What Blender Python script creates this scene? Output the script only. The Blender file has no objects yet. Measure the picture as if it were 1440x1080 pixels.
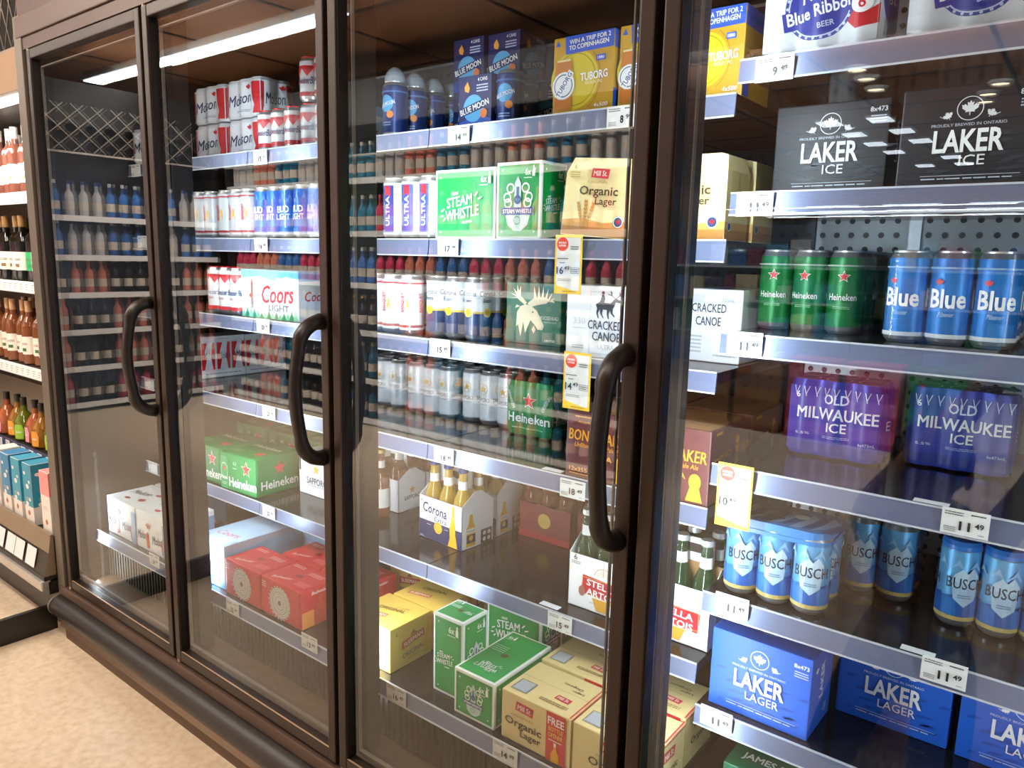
import bpy, bmesh, math, random
from mathutils import Vector, Matrix
random.seed(7)
PI = math.pi
scene = bpy.context.scene
COL = scene.collection

# ---------------------------------------------------------------- camera, world, exposure, room lights
F_PX, CAM = 1047.35, Vector((0.5473, -1.0348, 1.4153))
YAW, PITCH, ROLL = -0.6593, -0.1663, 0.0237
FWD = Vector((math.sin(YAW) * math.cos(PITCH), math.cos(YAW) * math.cos(PITCH), math.sin(PITCH)))
_r = Vector((math.cos(YAW), -math.sin(YAW), 0)); _u = _r.cross(FWD)
RIGHT = _r * math.cos(ROLL) + _u * math.sin(ROLL)
UP = _u * math.cos(ROLL) - _r * math.sin(ROLL)
cd = bpy.data.cameras.new('camera'); cd.sensor_width = 36; cd.lens = 36 * F_PX / 1440; cd.clip_start = 0.01; cd.clip_end = 80
cam = bpy.data.objects.new('camera', cd); COL.objects.link(cam)
cam.matrix_world = Matrix(((RIGHT.x, UP.x, -FWD.x, CAM.x), (RIGHT.y, UP.y, -FWD.y, CAM.y), (RIGHT.z, UP.z, -FWD.z, CAM.z), (0, 0, 0, 1)))
scene.camera = cam

def at(px, py, Y):
    """the point of the plane y = Y that shows at a pixel of the 1440 x 1080 frame"""
    d = FWD + RIGHT * ((px - 720) / F_PX) + UP * ((540 - py) / F_PX)
    return CAM + d * ((Y - CAM.y) / d.y)

vs = scene.view_settings
vs.view_transform = 'Standard'; vs.look = 'None'; vs.gamma = 1; vs.use_curve_mapping = False; vs.exposure = 0.0
scene.cycles.use_denoising = True
scene.cycles.max_bounces = 10; scene.cycles.transparent_max_bounces = 24
scene.cycles.glossy_bounces = 5; scene.cycles.diffuse_bounces = 3
scene.cycles.sample_clamp_indirect = 6.0

world = bpy.data.worlds.new('store_air'); scene.world = world; world.use_nodes = True
world.node_tree.nodes['Background'].inputs[0].default_value = (0.85, 0.9, 1.0, 1)
world.node_tree.nodes['Background'].inputs[1].default_value = 0.22

def area(name, loc, aim, sx, sy, power, col):
    l = bpy.data.lights.new(name, 'AREA'); l.shape = 'RECTANGLE'; l.size = sx; l.size_y = sy; l.energy = power; l.color = col
    o = bpy.data.objects.new(name, l); COL.objects.link(o); o.location = loc
    o.rotation_euler = Vector(aim).to_track_quat('-Z', 'Y').to_euler()
    return o
WARM = (1.0, 0.87, 0.74); COOL = (0.80, 0.90, 1.0)
# unseen ceiling strips over the aisle, leftmost added to brighten the dark end (the housings are built with the ceiling further down)
for x, e in ((-7.4, 30), (-3.4, 30), (-1.7, 30), (0.0, 11), (1.7, 5)):
    area('aisle_ceiling_light', (x, -1.05, 2.93), (0, 0, -1), 1.5, 0.16, e, WARM)
for i, x in enumerate((-5.6, -4.4, -3.2, -2.2)):  # unseen washers added so the wine shelving mirrors brighter in the glass
    area('added_aisle_washer', (x, -1.45, 2.92), (0, -.8, -.62), 0.9, 0.12, 75, (1.0, .9, .8)).data.spread = 2.0
area('aisle_ceiling_light', (-5.3, -2.25, 2.93), (0, 0, -1), 3.4, 0.10, 60, (1.0, .95, .88))
# tubes on the inner flanks of the cooler's door posts
LED_W = 4.2
for gx in (-1.52, -0.76, 0.0, 0.76):
    for sx in (-1, 1):
        if gx + sx * .1 < 0.76: area('door_post_tube', (gx + sx * .008, 0.121, 1.11), (sx * .62, 0.78, 0), 0.013, 1.60, LED_W, COOL)
area('door_post_tube', (-2.255, 0.09, 0.44), (0.8, 0.6, 0), 0.020, 0.5, LED_W * .3, COOL)
for x in (-2.6, -.4): area('added_far_washer', (x, -4.6, 2.93), (0, -.75, -.65), 1.8, 0.12, 170, (.88, .94, 1.0))  # unseen washers added to brighten the far shelving
for y in (-19.5, -21.3, -23.4): area('far_tube_light', (-4.6, y, 2.92), (0, 0, -1), 7.0, 0.10, 160, (.88, .94, 1.0))
# canopy tube of the open wine case
area('wine_case_canopy_tube', (-3.35, 0.16, 1.97), (0.0, 0.45, -1), 1.7, 0.04, 13, (1.0, .93, .82))

# ---------------------------------------------------------------- materials (all procedural)
_M = {}
def lin(h):
    h = h.lstrip('#'); h = ''.join(q * 2 for q in h) if len(h) == 3 else h; c = [int(h[i:i + 2], 16) / 255 for i in (0, 2, 4)]
    return tuple(x / 12.92 if x <= .04045 else ((x + .055) / 1.055) ** 2.4 for x in c)
def mat(name, hexcol, rough=.5, metal=0.0, var=.10, scale=30, bump=0.0, coat=0.0, emit=0.0, spec=.5):
    if name in _M: return _M[name]
    m = bpy.data.materials.new(name); m.use_nodes = True; nt = m.node_tree; b = nt.nodes['Principled BSDF']
    c = lin(hexcol)
    no = nt.nodes.new('ShaderNodeTexNoise'); no.inputs['Scale'].default_value = scale; no.inputs['Detail'].default_value = 3
    mx = nt.nodes.new('ShaderNodeMixRGB'); mx.inputs[1].default_value = (*[x * (1 - var) for x in c], 1)
    mx.inputs[2].default_value = (*[min(1, x * (1 + var)) for x in c], 1)
    tc = nt.nodes.new('ShaderNodeTexCoord'); nt.links.new(tc.outputs['Object'], no.inputs['Vector'])
    nt.links.new(no.outputs['Fac'], mx.inputs[0]); nt.links.new(mx.outputs[0], b.inputs['Base Color'])
    b.inputs['Roughness'].default_value = rough; b.inputs['Metallic'].default_value = metal
    b.inputs['Coat Weight'].default_value = coat; b.inputs['Specular IOR Level'].default_value = spec
    if bump:
        bp = nt.nodes.new('ShaderNodeBump'); bp.inputs['Strength'].default_value = bump; bp.inputs['Distance'].default_value = .002
        nt.links.new(no.outputs['Fac'], bp.inputs['Height']); nt.links.new(bp.outputs[0], b.inputs['Normal'])
    if emit:
        b.inputs['Emission Color'].default_value = (*c, 1); b.inputs['Emission Strength'].default_value = emit
    _M[name] = m; return m
def ink(h, rough=.38): return mat('ink_' + h.lstrip('#') + ('' if rough == .38 else '_%d' % (rough * 100)), h, rough, var=.04)
def foil(h): return mat('foil_' + h.lstrip('#'), h, .36, .12 if sum(lin(h)) > 1.4 else .30, var=.04)
def film_mat():
    if 'film' in _M: return _M['film']
    m = bpy.data.materials.new('shrink_film'); m.use_nodes = True; nt = m.node_tree; nt.nodes.clear()
    o = nt.nodes.new('ShaderNodeOutputMaterial'); t = nt.nodes.new('ShaderNodeBsdfTransparent'); g = nt.nodes.new('ShaderNodeBsdfGlossy')
    g.inputs['Roughness'].default_value = .24; t.inputs[0].default_value = (.97, .97, .97, 1)
    n = nt.nodes.new('ShaderNodeTexNoise'); n.inputs['Scale'].default_value = 25
    r = nt.nodes.new('ShaderNodeMapRange'); r.inputs[3].default_value = .02; r.inputs[4].default_value = .09
    nt.links.new(n.outputs['Fac'], r.inputs[0])
    x = nt.nodes.new('ShaderNodeMixShader'); nt.links.new(r.outputs[0], x.inputs[0]); nt.links.new(t.outputs[0], x.inputs[1]); nt.links.new(g.outputs[0], x.inputs[2])
    nt.links.new(x.outputs[0], o.inputs[0]); _M['film'] = m; return m
def pane_mat(name='door_glass', ior=1.78, tint=(.97, .985, .98)):
    if name in _M: return _M[name]
    m = bpy.data.materials.new(name); m.use_nodes = True; nt = m.node_tree; nt.nodes.clear()
    o = nt.nodes.new('ShaderNodeOutputMaterial'); t = nt.nodes.new('ShaderNodeBsdfTransparent'); g = nt.nodes.new('ShaderNodeBsdfGlossy')
    g.inputs['Roughness'].default_value = .0; t.inputs[0].default_value = (*tint, 1)
    fr = nt.nodes.new('ShaderNodeFresnel'); fr.inputs[0].default_value = ior
    ge = nt.nodes.new('ShaderNodeNewGeometry')
    sub = nt.nodes.new('ShaderNodeMath'); sub.operation = 'SUBTRACT'; sub.inputs[0].default_value = 1; nt.links.new(ge.outputs['Backfacing'], sub.inputs[1])
    mu = nt.nodes.new('ShaderNodeMath'); mu.operation = 'MULTIPLY'; nt.links.new(fr.outputs[0], mu.inputs[0]); nt.links.new(sub.outputs[0], mu.inputs[1])
    x = nt.nodes.new('ShaderNodeMixShader'); nt.links.new(mu.outputs[0], x.inputs[0]); nt.links.new(t.outputs[0], x.inputs[1]); nt.links.new(g.outputs[0], x.inputs[2])
    nt.links.new(x.outputs[0], o.inputs[0]); _M[name] = m; return m
def bottle_glass(name, h, rough=.08, alpha=.35):
    if name in _M: return _M[name]
    m = mat(name, h, rough, 0, var=.05, spec=.8)
    nt = m.node_tree; b = nt.nodes['Principled BSDF']; b.inputs['Alpha'].default_value = 1 - alpha
    return m

# ---------------------------------------------------------------- mesh helpers
class MB:
    def __init__(s): s.v = []; s.f = []; s.mi = []; s.sm = []; s.mats = []
    def slot(s, m):
        if m not in s.mats: s.mats.append(m)
        return s.mats.index(m)
    def add(s, vs_, fs, m, smooth=False, xf=None):
        o = len(s.v); k = s.slot(m)
        s.v += [tuple(xf @ Vector(v)) if xf else tuple(v) for v in vs_]
        for f in fs: s.f.append(tuple(o + i for i in f)); s.mi.append(k); s.sm.append(smooth)
    def box(s, x0, x1, y0, y1, z0, z1, m, bev=0.0, xf=None):
        if not bev:
            V = [(x, y, z) for x in (x0, x1) for y in (y0, y1) for z in (z0, z1)]
            s.add(V, [(0, 1, 3, 2), (4, 6, 7, 5), (0, 4, 5, 1), (2, 3, 7, 6), (0, 2, 6, 4), (1, 5, 7, 3)], m, xf=xf); return
        bm = bmesh.new(); bmesh.ops.create_cube(bm, size=1)
        for v in bm.verts: v.co = Vector(((x0 + x1) / 2 + v.co.x * (x1 - x0), (y0 + y1) / 2 + v.co.y * (y1 - y0), (z0 + z1) / 2 + v.co.z * (z1 - z0)))
        bmesh.ops.bevel(bm, geom=bm.edges[:], offset=bev, segments=2, affect='EDGES', profile=.6)
        s.bm(bm, m, xf=xf)
    def bm(s, bm, m, smooth=False, xf=None):
        bm.verts.index_update()
        s.add([v.co.copy() for v in bm.verts], [[v.index for v in f.verts] for f in bm.faces], m, smooth, xf); bm.free()
    def lathe(s, prof, ms, n=32, xf=None, cx=0, cy=0):
        """prof [(r, z)], ms one material or one per segment"""
        for i in range(len(prof) - 1):
            m = ms[i] if isinstance(ms, (list, tuple)) else ms
            (r0, z0), (r1, z1) = prof[i], prof[i + 1]
            V = []; Fc = []
            for k in range(n):
                a = 2 * PI * k / n; c, d = math.cos(a), math.sin(a)
                V += [(cx + r0 * c, cy + r0 * d, z0), (cx + r1 * c, cy + r1 * d, z1)]
            for k in range(n):
                a, b = 2 * k, 2 * ((k + 1) % n)
                if r0 < 1e-6: Fc.append((a, b + 1, a + 1))
                elif r1 < 1e-6: Fc.append((a, b, a + 1))
                else: Fc.append((a, b, b + 1, a + 1))
            s.add(V, Fc, m, True, xf)
    def tube(s, pts, r, m, n=10, sx=1.0):
        P = [Vector(p) for p in pts]; V = []; Fc = []
        for i, p in enumerate(P):
            t = (P[min(i + 1, len(P) - 1)] - P[max(i - 1, 0)]).normalized()
            a = t.cross(Vector((1, 0, 0))); a = a.normalized() if a.length > .1 else t.cross(Vector((0, 0, 1))).normalized()
            b = t.cross(a).normalized(); rr = r[i] if isinstance(r, (list, tuple)) else r
            V += [p + (a * math.cos(2 * PI * k / n) + b * sx * math.sin(2 * PI * k / n)) * rr for k in range(n)]
        for i in range(len(P) - 1):
            for k in range(n): Fc.append((i * n + k, i * n + (k + 1) % n, (i + 1) * n + (k + 1) % n, (i + 1) * n + k))
        s.add(V, Fc + [tuple(range(n))[::-1], tuple(range((len(P) - 1) * n, len(P) * n))], m, True)
    def prism(s, out, z0, z1, m, smooth=False, mtop=None, xf=None):
        n = len(out); V = [(x, y, z0) for x, y in out] + [(x, y, z1) for x, y in out]
        s.add(V, [(i, (i + 1) % n, n + (i + 1) % n, n + i) for i in range(n)], m, smooth, xf)
        s.add(V, [tuple(range(n))[::-1], tuple(range(n, 2 * n))], mtop or m, False, xf)
    def mesh(s, name):
        me = bpy.data.meshes.new(name); me.from_pydata([tuple(v) for v in s.v], [], s.f)
        for m in s.mats: me.materials.append(m)
        me.polygons.foreach_set('material_index', s.mi); me.polygons.foreach_set('use_smooth', s.sm)
        me.validate(); me.update(); return me

def link(name, me, parent=None, loc=(0, 0, 0), rz=0.0):
    o = bpy.data.objects.new(name, me.mesh(name) if isinstance(me, MB) else me); COL.objects.link(o)
    o.location = loc; o.rotation_euler = (0, 0, rz)
    if parent: o.parent = parent
    return o
def tag(o, label, cat, group=None, kind=None):
    o['label'] = label
    if kind != 'structure': o['category'] = cat
    if group: o['group'] = group
    if kind: o['kind'] = kind
    return o
def thing(name, label, cat, loc=(0, 0, 0), rz=0.0, group=None):
    return tag(link(name, None, None, loc, rz), label, cat, group)
def structure(name, mb, label):
    o = link(name, mb); o['kind'] = 'structure'; o['label'] = label; return o

# ---------------------------------------------------------------- printed art: flat shapes laid on a face
class Flat:
    step = None
    def __init__(s, o, u, v): s.o, s.u, s.v = Vector(o), Vector(u), Vector(v); s.n = s.u.cross(s.v)
    def __call__(s, a, b, e): return s.o + s.u * a + s.v * b + s.n * e
class Round:
    """wraps u around a can (front = -y), v up"""
    step = .006
    def __init__(s, r, cx=0, cy=0, th=0.0): s.r, s.cx, s.cy, s.th = r, cx, cy, th
    def __call__(s, a, b, e):
        t = -PI / 2 + s.th + a / s.r; return Vector((s.cx + (s.r + e) * math.cos(t), s.cy + (s.r + e) * math.sin(t), b))
class Scallop:
    """front of a film-wrapped row of n cans of radius r; sucked in a little between them"""
    step = .004
    def __init__(s, n, r, k=.26, axis='x', side=0.0): s.n, s.r, s.k, s.axis, s.side = n, r, k, axis, side
    def dip(s, a):
        return s.k * s.r * (1 + math.cos(PI * (a + s.n * s.r) / s.r)) / 2
    def __call__(s, a, b, e):
        if s.axis == 'x': return Vector((a, s.dip(a) - e, b))
        return Vector((s.side - s.dip(a) + e, a + s.n * s.r, b))

_T = {}
def text2d(s, bold=0.0, shear=0.0):
    k = (s, bold, shear)
    if k in _T: return _T[k]
    cu = bpy.data.curves.new('t', 'FONT'); cu.body = s; cu.size = 1; cu.offset = bold; cu.shear = shear; cu.resolution_u = 2; cu.fill_mode = 'FRONT'
    cu.align_x = 'CENTER'
    o = bpy.data.objects.new('t', cu); COL.objects.link(o)
    me = bpy.data.meshes.new_from_object(o.evaluated_get(bpy.context.evaluated_depsgraph_get()))
    V = [(v.co.x, v.co.y) for v in me.vertices]; Fc = [tuple(p.vertices) for p in me.polygons]
    bpy.data.objects.remove(o); bpy.data.curves.remove(cu); bpy.data.meshes.remove(me)
    x0, x1 = min(v[0] for v in V), max(v[0] for v in V); y0, y1 = min(v[1] for v in V), max(v[1] for v in V)
    V = [((x - (x0 + x1) / 2) / (x1 - x0), (y - (y0 + y1) / 2) / (y1 - y0)) for x, y in V]
    _T[k] = (V, Fc); return _T[k]

class Face:
    def __init__(s, mb, mp): s.mb, s.mp, s.l = mb, mp, 0
    def put(s, V, Fc, m):
        if isinstance(m, str): m = ink(m)
        if s.mp.step:
            bm = bmesh.new(); vv = [bm.verts.new((x, y, 0)) for x, y in V]
            for f in Fc:
                try: bm.faces.new([vv[i] for i in f])
                except ValueError: pass
            bmesh.ops.triangulate(bm, faces=bm.faces[:])
            xs = [x for x, y in V]; x = min(xs) + s.mp.step
            while x < max(xs):
                bmesh.ops.bisect_plane(bm, geom=bm.verts[:] + bm.edges[:] + bm.faces[:], plane_co=(x, 0, 0), plane_no=(1, 0, 0)); x += s.mp.step
            bm.verts.index_update(); V = [(v.co.x, v.co.y) for v in bm.verts]; Fc = [[v.index for v in f.verts] for f in bm.faces]; bm.free()
        e = (.0013 if isinstance(s.mp, Scallop) else .0007 if s.mp.step else .0004) + .00016 * s.l; s.l += 1
        W = [s.mp(a, b, e) for a, b in V]
        # keep faces turned outwards
        out = []
        for f in Fc:
            ar = sum(V[f[i]][0] * V[f[(i + 1) % len(f)]][1] - V[f[(i + 1) % len(f)]][0] * V[f[i]][1] for i in range(len(f)))
            out.append(tuple(f) if ar > 0 else tuple(f)[::-1])
        s.mb.add(W, out, m)
    def poly(s, pts, m): s.put(pts, [tuple(range(len(pts)))], m)
    def rect(s, u0, v0, u1, v1, m): s.poly([(u0, v0), (u1, v0), (u1, v1), (u0, v1)], m)
    def para(s, u, v, w, h, m, k=.12, rot=0):
        s.poly(rotp([(-w / 2 - k * h, -h / 2), (w / 2 - k * h, -h / 2), (w / 2 + k * h, h / 2), (-w / 2 + k * h, h / 2)], rot, u, v), m)
    def disc(s, u, v, r, m, ky=1.0, n=28): s.poly([(u + r * math.cos(2 * PI * i / n), v + r * ky * math.sin(2 * PI * i / n)) for i in range(n)], m)
    def ring(s, u, v, r0, r1, m, ky=1.0, n=28, a0=0, a1=2 * PI):
        V = []; Fc = []
        for i in range(n + 1):
            a = a0 + (a1 - a0) * i / n; V += [(u + r0 * math.cos(a), v + r0 * ky * math.sin(a)), (u + r1 * math.cos(a), v + r1 * ky * math.sin(a))]
            if i < n: Fc.append((2 * i, 2 * i + 1, 2 * i + 3, 2 * i + 2))
        s.put(V, Fc, m)
    def star(s, u, v, r, m, rot=0, q=.42):
        pts = [((r if i % 2 == 0 else r * q) * math.sin(PI * i / 5), (r if i % 2 == 0 else r * q) * math.cos(PI * i / 5)) for i in range(10)]
        pts = rotp(pts, rot, u, v); V = pts + [(u, v)]
        s.put(V, [(i, (i + 1) % 10, 10) for i in range(10)], m)
    def text(s, t, u, v, w, h, m, bold=.0, shear=0.0, rot=0.0, arch=0.0):
        bold = round(bold * .55, 4); shifts = [(0, 0)]
        if bold and any(c in 'MNW' for c in t):      # strokes of these letters fold over when offset: thicken by shifted copies instead
            dx, dy = bold * 1.1 / (len(t) * .6), bold * .8; shifts = [(-dx, -dy), (dx, -dy), (dx, dy), (-dx, dy)]; bold = 0.0
        V0, Fc = text2d(t, bold, shear)
        for sx, sy in shifts:
            V = [((x + sx) * w, (y + sy) * h + arch * (1 - (2 * x) ** 2)) for x, y in V0]
            s.put(rotp(V, rot, u, v), Fc, m)
    def line(s, a, b, t, m):
        d = Vector((b[0] - a[0], b[1] - a[1])); n = Vector((-d.y, d.x)).normalized() * t / 2
        s.poly([(a[0] - n.x, a[1] - n.y), (b[0] - n.x, b[1] - n.y), (b[0] + n.x, b[1] + n.y), (a[0] + n.x, a[1] + n.y)], m)
    def frame(s, u0, v0, u1, v1, t, m):
        V = [(u0, v0), (u1, v0), (u1, v1), (u0, v1), (u0 + t, v0 + t), (u1 - t, v0 + t), (u1 - t, v1 - t), (u0 + t, v1 - t)]
        s.put(V, [(0, 1, 5, 4), (1, 2, 6, 5), (2, 3, 7, 6), (3, 0, 4, 7)], m)
    def fine(s, u, v, w, h, m, rows=2):
        """a block of print too small to read"""
        for i in range(rows):
            k = 0; x = u - w / 2; y = v + h / 2 - (i + .5) * h / rows; t = h / rows * .45
            V = []; Fc = []; rnd = random.Random(int(abs(u * 1e4) + abs(v * 1e4)) + i)
            while x < u + w / 2 - .001:
                l = min(rnd.uniform(.08, .2) * w, u + w / 2 - x); V += [(x, y - t / 2), (x + l * .85, y - t / 2), (x + l * .85, y + t / 2), (x, y + t / 2)]
                Fc.append((k, k + 1, k + 2, k + 3)); k += 4; x += l
            s.put(V, Fc, m)
    def leaf(s, u, v, r, m, rot=0):
        half = [(0, 1), (.15, .68), (.38, .78), (.32, .3), (.62, .58), (.72, .42), (1, .46), (.86, .18), (.95, .08), (.48, -.3), (.55, -.48), (.06, -.42), (.06, -.85)]
        pts = half + [(-x, y) for x, y in half[::-1]][0:-1]
        pts = rotp([(x * r, y * r) for x, y in pts], rot, u, v); V = pts + [(u, v)]
        n = len(pts); s.put(V, [(i, (i + 1) % n, n) for i in range(n)], m)
def rotp(P, rot, u=0, v=0):
    c, d = math.cos(rot), math.sin(rot); return [(u + x * c - y * d, v + x * d + y * c) for x, y in P]

def faces_of(mb, w, d, h):
    """front, right, left and top of a box standing on z = 0 with its front on y = 0"""
    return (Face(mb, Flat((0, 0, 0), (1, 0, 0), (0, 0, 1))), Face(mb, Flat((w / 2, d / 2, 0), (0, 1, 0), (0, 0, 1))),
            Face(mb, Flat((-w / 2, d / 2, 0), (0, -1, 0), (0, 0, 1))), Face(mb, Flat((0, d / 2, h), (1, 0, 0), (0, 1, 0))))
def carton(w, d, h, col, bev=.0025, rough=.42):
    mb = MB(); mb.box(-w / 2, w / 2, 0, d, 0, h, ink(col, rough) if isinstance(col, str) else col, bev)
    return (mb,) + faces_of(mb, w, d, h)
_cache = {}
def cached(key, fn, *a):
    if key not in _cache: _cache[key] = fn(*a)
    return _cache[key]

# ---------------------------------------------------------------- the room
def floor_mat():
    m = mat('vinyl_floor', '#DCCBB2', .36, 0, var=.10, scale=5, spec=.4); nt = m.node_tree; b = nt.nodes['Principled BSDF']
    tc = nt.nodes['Texture Coordinate']; no = nt.nodes.new('ShaderNodeTexNoise'); no.inputs['Scale'].default_value = 38; no.inputs['Detail'].default_value = 6
    mx = nt.nodes.new('ShaderNodeMixRGB'); mx.blend_type = 'MULTIPLY'; mx.inputs[0].default_value = 1
    rp = nt.nodes.new('ShaderNodeValToRGB'); rp.color_ramp.elements[0].position = .3; rp.color_ramp.elements[0].color = (.84, .78, .70, 1); rp.color_ramp.elements[1].position = .6
    nt.links.new(tc.outputs['Object'], no.inputs['Vector']); nt.links.new(no.outputs['Fac'], rp.inputs[0])
    src = b.inputs['Base Color'].links[0].from_socket
    nt.links.new(src, mx.inputs[1]); nt.links.new(rp.outputs[0], mx.inputs[2]); nt.links.new(mx.outputs[0], b.inputs['Base Color'])
    return m
mb = MB(); mb.box(-14, 9, -26, 3, -.05, 0, floor_mat()); structure('floor', mb, 'beige mottled vinyl store floor')
CEIL = 3.0
mb = MB(); mb.box(-14, 9, -26, 3, CEIL, CEIL + .05, mat('ceiling_tile', '#C08A62', .8, var=.12, scale=3))
grid = mat('ceiling_grid', '#241510', .6)
for i in range(17):
    mb.box(-11.2 + i * 1.22, -11.17 + i * 1.22, -26, 3, CEIL - .006, CEIL, grid)
for i in range(23): mb.box(-14, 9, -25.6 + i * 1.22, -25.57 + i * 1.22, CEIL - .007, CEIL - .001, grid)
structure('ceiling', mb, 'lowered brown tile ceiling with dark grid over the beer aisle')
mb = MB(); mb.box(-14, 9, 2.0, 2.1, 0, CEIL, mat('wall_paint', '#5A4A40', .8)); structure('wall_back', mb, 'brown wall behind the coolers')
mb = MB(); mb.box(-14, 9, -26.1, -26, 0, 4.2, mat('far_wall_paint', '#9FB0C4', .8)); structure('wall_front', mb, 'pale blue far wall of the store')
mb = MB(); mb.box(-14.1, -14, -26, 3, 0, 4.2, mat('wall_paint', '#5A4A40', .8)); structure('wall_left', mb, 'brown side wall of the store')

lamp_white = mat('lamp_diffuser', '#FFF6E6', .5, emit=6.0, var=.0); tube_cool = mat('tube_cool', '#EAF4FF', .5, emit=9.0, var=.0)
housing = mat('lamp_housing', '#D8D4CC', .5)
def strip_light(x0, x1, y, z, label, group, mat_=None, w=.10):
    t = thing('ceiling_light', label, 'ceiling light', ((x0 + x1) / 2, y, z), group=group); l = (x1 - x0) / 2
    mb = MB(); mb.box(-l, l, -w / 2 - .02, w / 2 + .02, -.045, 0, housing, .004); link('lamp_housing', mb, t)
    mb = MB(); mb.box(-l + .02, l - .02, -w / 2, w / 2, -.058, -.046, mat_ or lamp_white); link('lamp_diffuser', mb, t)
for x in (-7.4, -3.4, -1.7, 0.0, 1.7):  # the leftmost is an unseen extra against the dark end
    strip_light(x - .76, x + .76, -1.05, CEIL, 'linear ceiling light over the aisle in front of the glass door cooler', 'linear lights over the aisle', w=.16)
for x in (-5.6, -4.4, -3.2, -2.2):
    strip_light(x - .45, x + .45, -1.40, CEIL, 'short unseen washer light added to brighten the wine shelving', 'added washer lights', w=.10)
for x in (-2.6, -.4):
    strip_light(x - .9, x + .9, -4.55, CEIL, 'unseen washer light added to brighten the far shelving', 'added far washer lights', housing, w=.10)
strip_light(-7.1, -3.45, -2.25, CEIL, 'long white linear ceiling light mirrored in the top of the second glass door', None, tube_cool, w=.12)
# round spots that mirror in the upper right glass
for x, y in ((-1.19, -5.6), (-1.2, -5.95), (-1.22, -6.4), (-.31, -6.7), (-.44, -7.1), (-.5, -7.45)):
    t = thing('spot_lamp', 'round warm ceiling spot mirrored in the upper right glass', 'ceiling light', (x, y, CEIL), group='round ceiling spots')
    mb = MB(); mb.lathe([(.0, -.02), (.07, -.02)], mat('spot_glow', '#FFE9C8', .5, emit=14.0, var=0), 20); link('lamp_lens', mb, t)
    mb = MB(); mb.lathe([(.07, -.02), (.075, -.03), (.1, -.012), (.1, 0)], housing, 20); link('lamp_ring', mb, t)
# square panels and long tubes of the far hall
for j in range(6):
    for i in range(2):
        if (i + j) % 5 == 4: continue
        t = thing('ceiling_panel_light', 'square ceiling panel light mirrored over the black cases', 'ceiling light', (-2.02 + i * .52 + j * .05, -7.9 - j * .85, CEIL), group='square panel lights of the far hall')
        mb = MB(); mb.box(-.11, .11, -.15, .15, -.03, -.02, tube_cool); link('lamp_diffuser', mb, t)
        mb = MB(); mb.box(-.125, .125, -.165, .165, -.02, 0, housing); link('lamp_housing', mb, t)
for j, y in enumerate((-19.5, -21.3, -23.4)):
    for i in range(4):
        strip_light(-7.6 + i * 1.85 - j * .3, -6.3 + i * 1.85 - j * .3, y, CEIL, 'long white tube light far back in the store', 'tube lights of the far hall', tube_cool, w=.14)

# ---------------------------------------------------------------- the glass door cooler
bronze = mat('bronze_frame', '#33261F', .38, .25, var=.10, scale=8, bump=.03)
bronze_in = mat('bronze_inner', '#1C1512', .5, .1)
header_paint = mat('brown_header', '#4A3329', .42, .1, var=.08, scale=4)
sill_paint = mat('brown_sill', '#57443A', .4, .15, var=.10, scale=6)
post_grey = mat('post_trim', '#6E675C', .42, .3, var=.08)
rubber = mat('bumper_rubber', '#221C19', .42, 0, var=.45, scale=14, bump=.2)
kick_metal = mat('kick_plate', '#8E7A63', .34, .5, var=.1, scale=5)
kick_dark = mat('kick_base', '#5A412C', .5, .1)
liner = mat('cooler_liner', '#8D949B', .5, .1, var=.04)
liner_dark = mat('cooler_liner_dark', '#2B2A2C', .28, .3, var=.05)
deck_metal = mat('shelf_deck', '#2C2B2D', .13, .55, var=.08)
rail_metal = mat('price_rail', '#76809F', .30, .5, var=.06, scale=5)
rail_lip = mat('rail_lip', '#C9CFDB', .3, .3)
led_glow = mat('led_tube', '#E4F0FF', .5, emit=10.0, var=0)
gasket = mat('glass_spacer', '#6E6761', .5, .1)
handle_blk = mat('handle_plastic', '#231C18', .36, .05, var=.08, bump=.02)
XL, XR, DZ0, DZ1, CD = -2.283, 0.76, 0.20, 2.045, 0.90
GAPS = [-2.283, -1.52, -0.76, 0.0, 0.76]
cooler = thing('glass_door_cooler', 'long brown four-door beer cooler with glass doors and black loop handles', 'cooler', ((XL + XR) / 2, 0, 0))
CX = (XL + XR) / 2
def cpart(name, mb, parent=None):
    o = link(name, mb, cooler if parent is None else parent)
    if parent is None: o.location = (-CX, 0, 0)
    return o
# carcass: end panels, liner, header, sill
mb = MB(); mb.box(XL - .075, XL - .016, -.004, .03, .115, 2.155, post_grey, .003); mb.box(XL - .016, XL - .004, .006, .04, .2, 2.05, bronze_in); cpart('end_post', mb)
mb = MB(); mb.box(XL - .07, XL - .02, .03, CD, .02, 2.4, header_paint); mb.box(XL - .02, XL + .008, .045, CD - .03, .2, 2.05, liner_dark); cpart('end_panel', mb)
mb = MB(); mb.box(XR + .006, XR + .07, .0, CD, .02, 2.4, header_paint); cpart('end_panel', mb)
mb = MB()
mb.box(XL - .075, XR + .07, .012, CD, 2.155, 2.46, header_paint); mb.box(XL - .055, XR + .07, -.006, .012, 2.085, 2.150, sill_paint, .003)
mb.box(XL - .055, XR + .07, .0, .05, 2.048, 2.083, header_paint); mb.box(XL - .02, XR + .07, .016, CD, 2.046, 2.06, bronze_in); cpart('header', mb)
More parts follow.
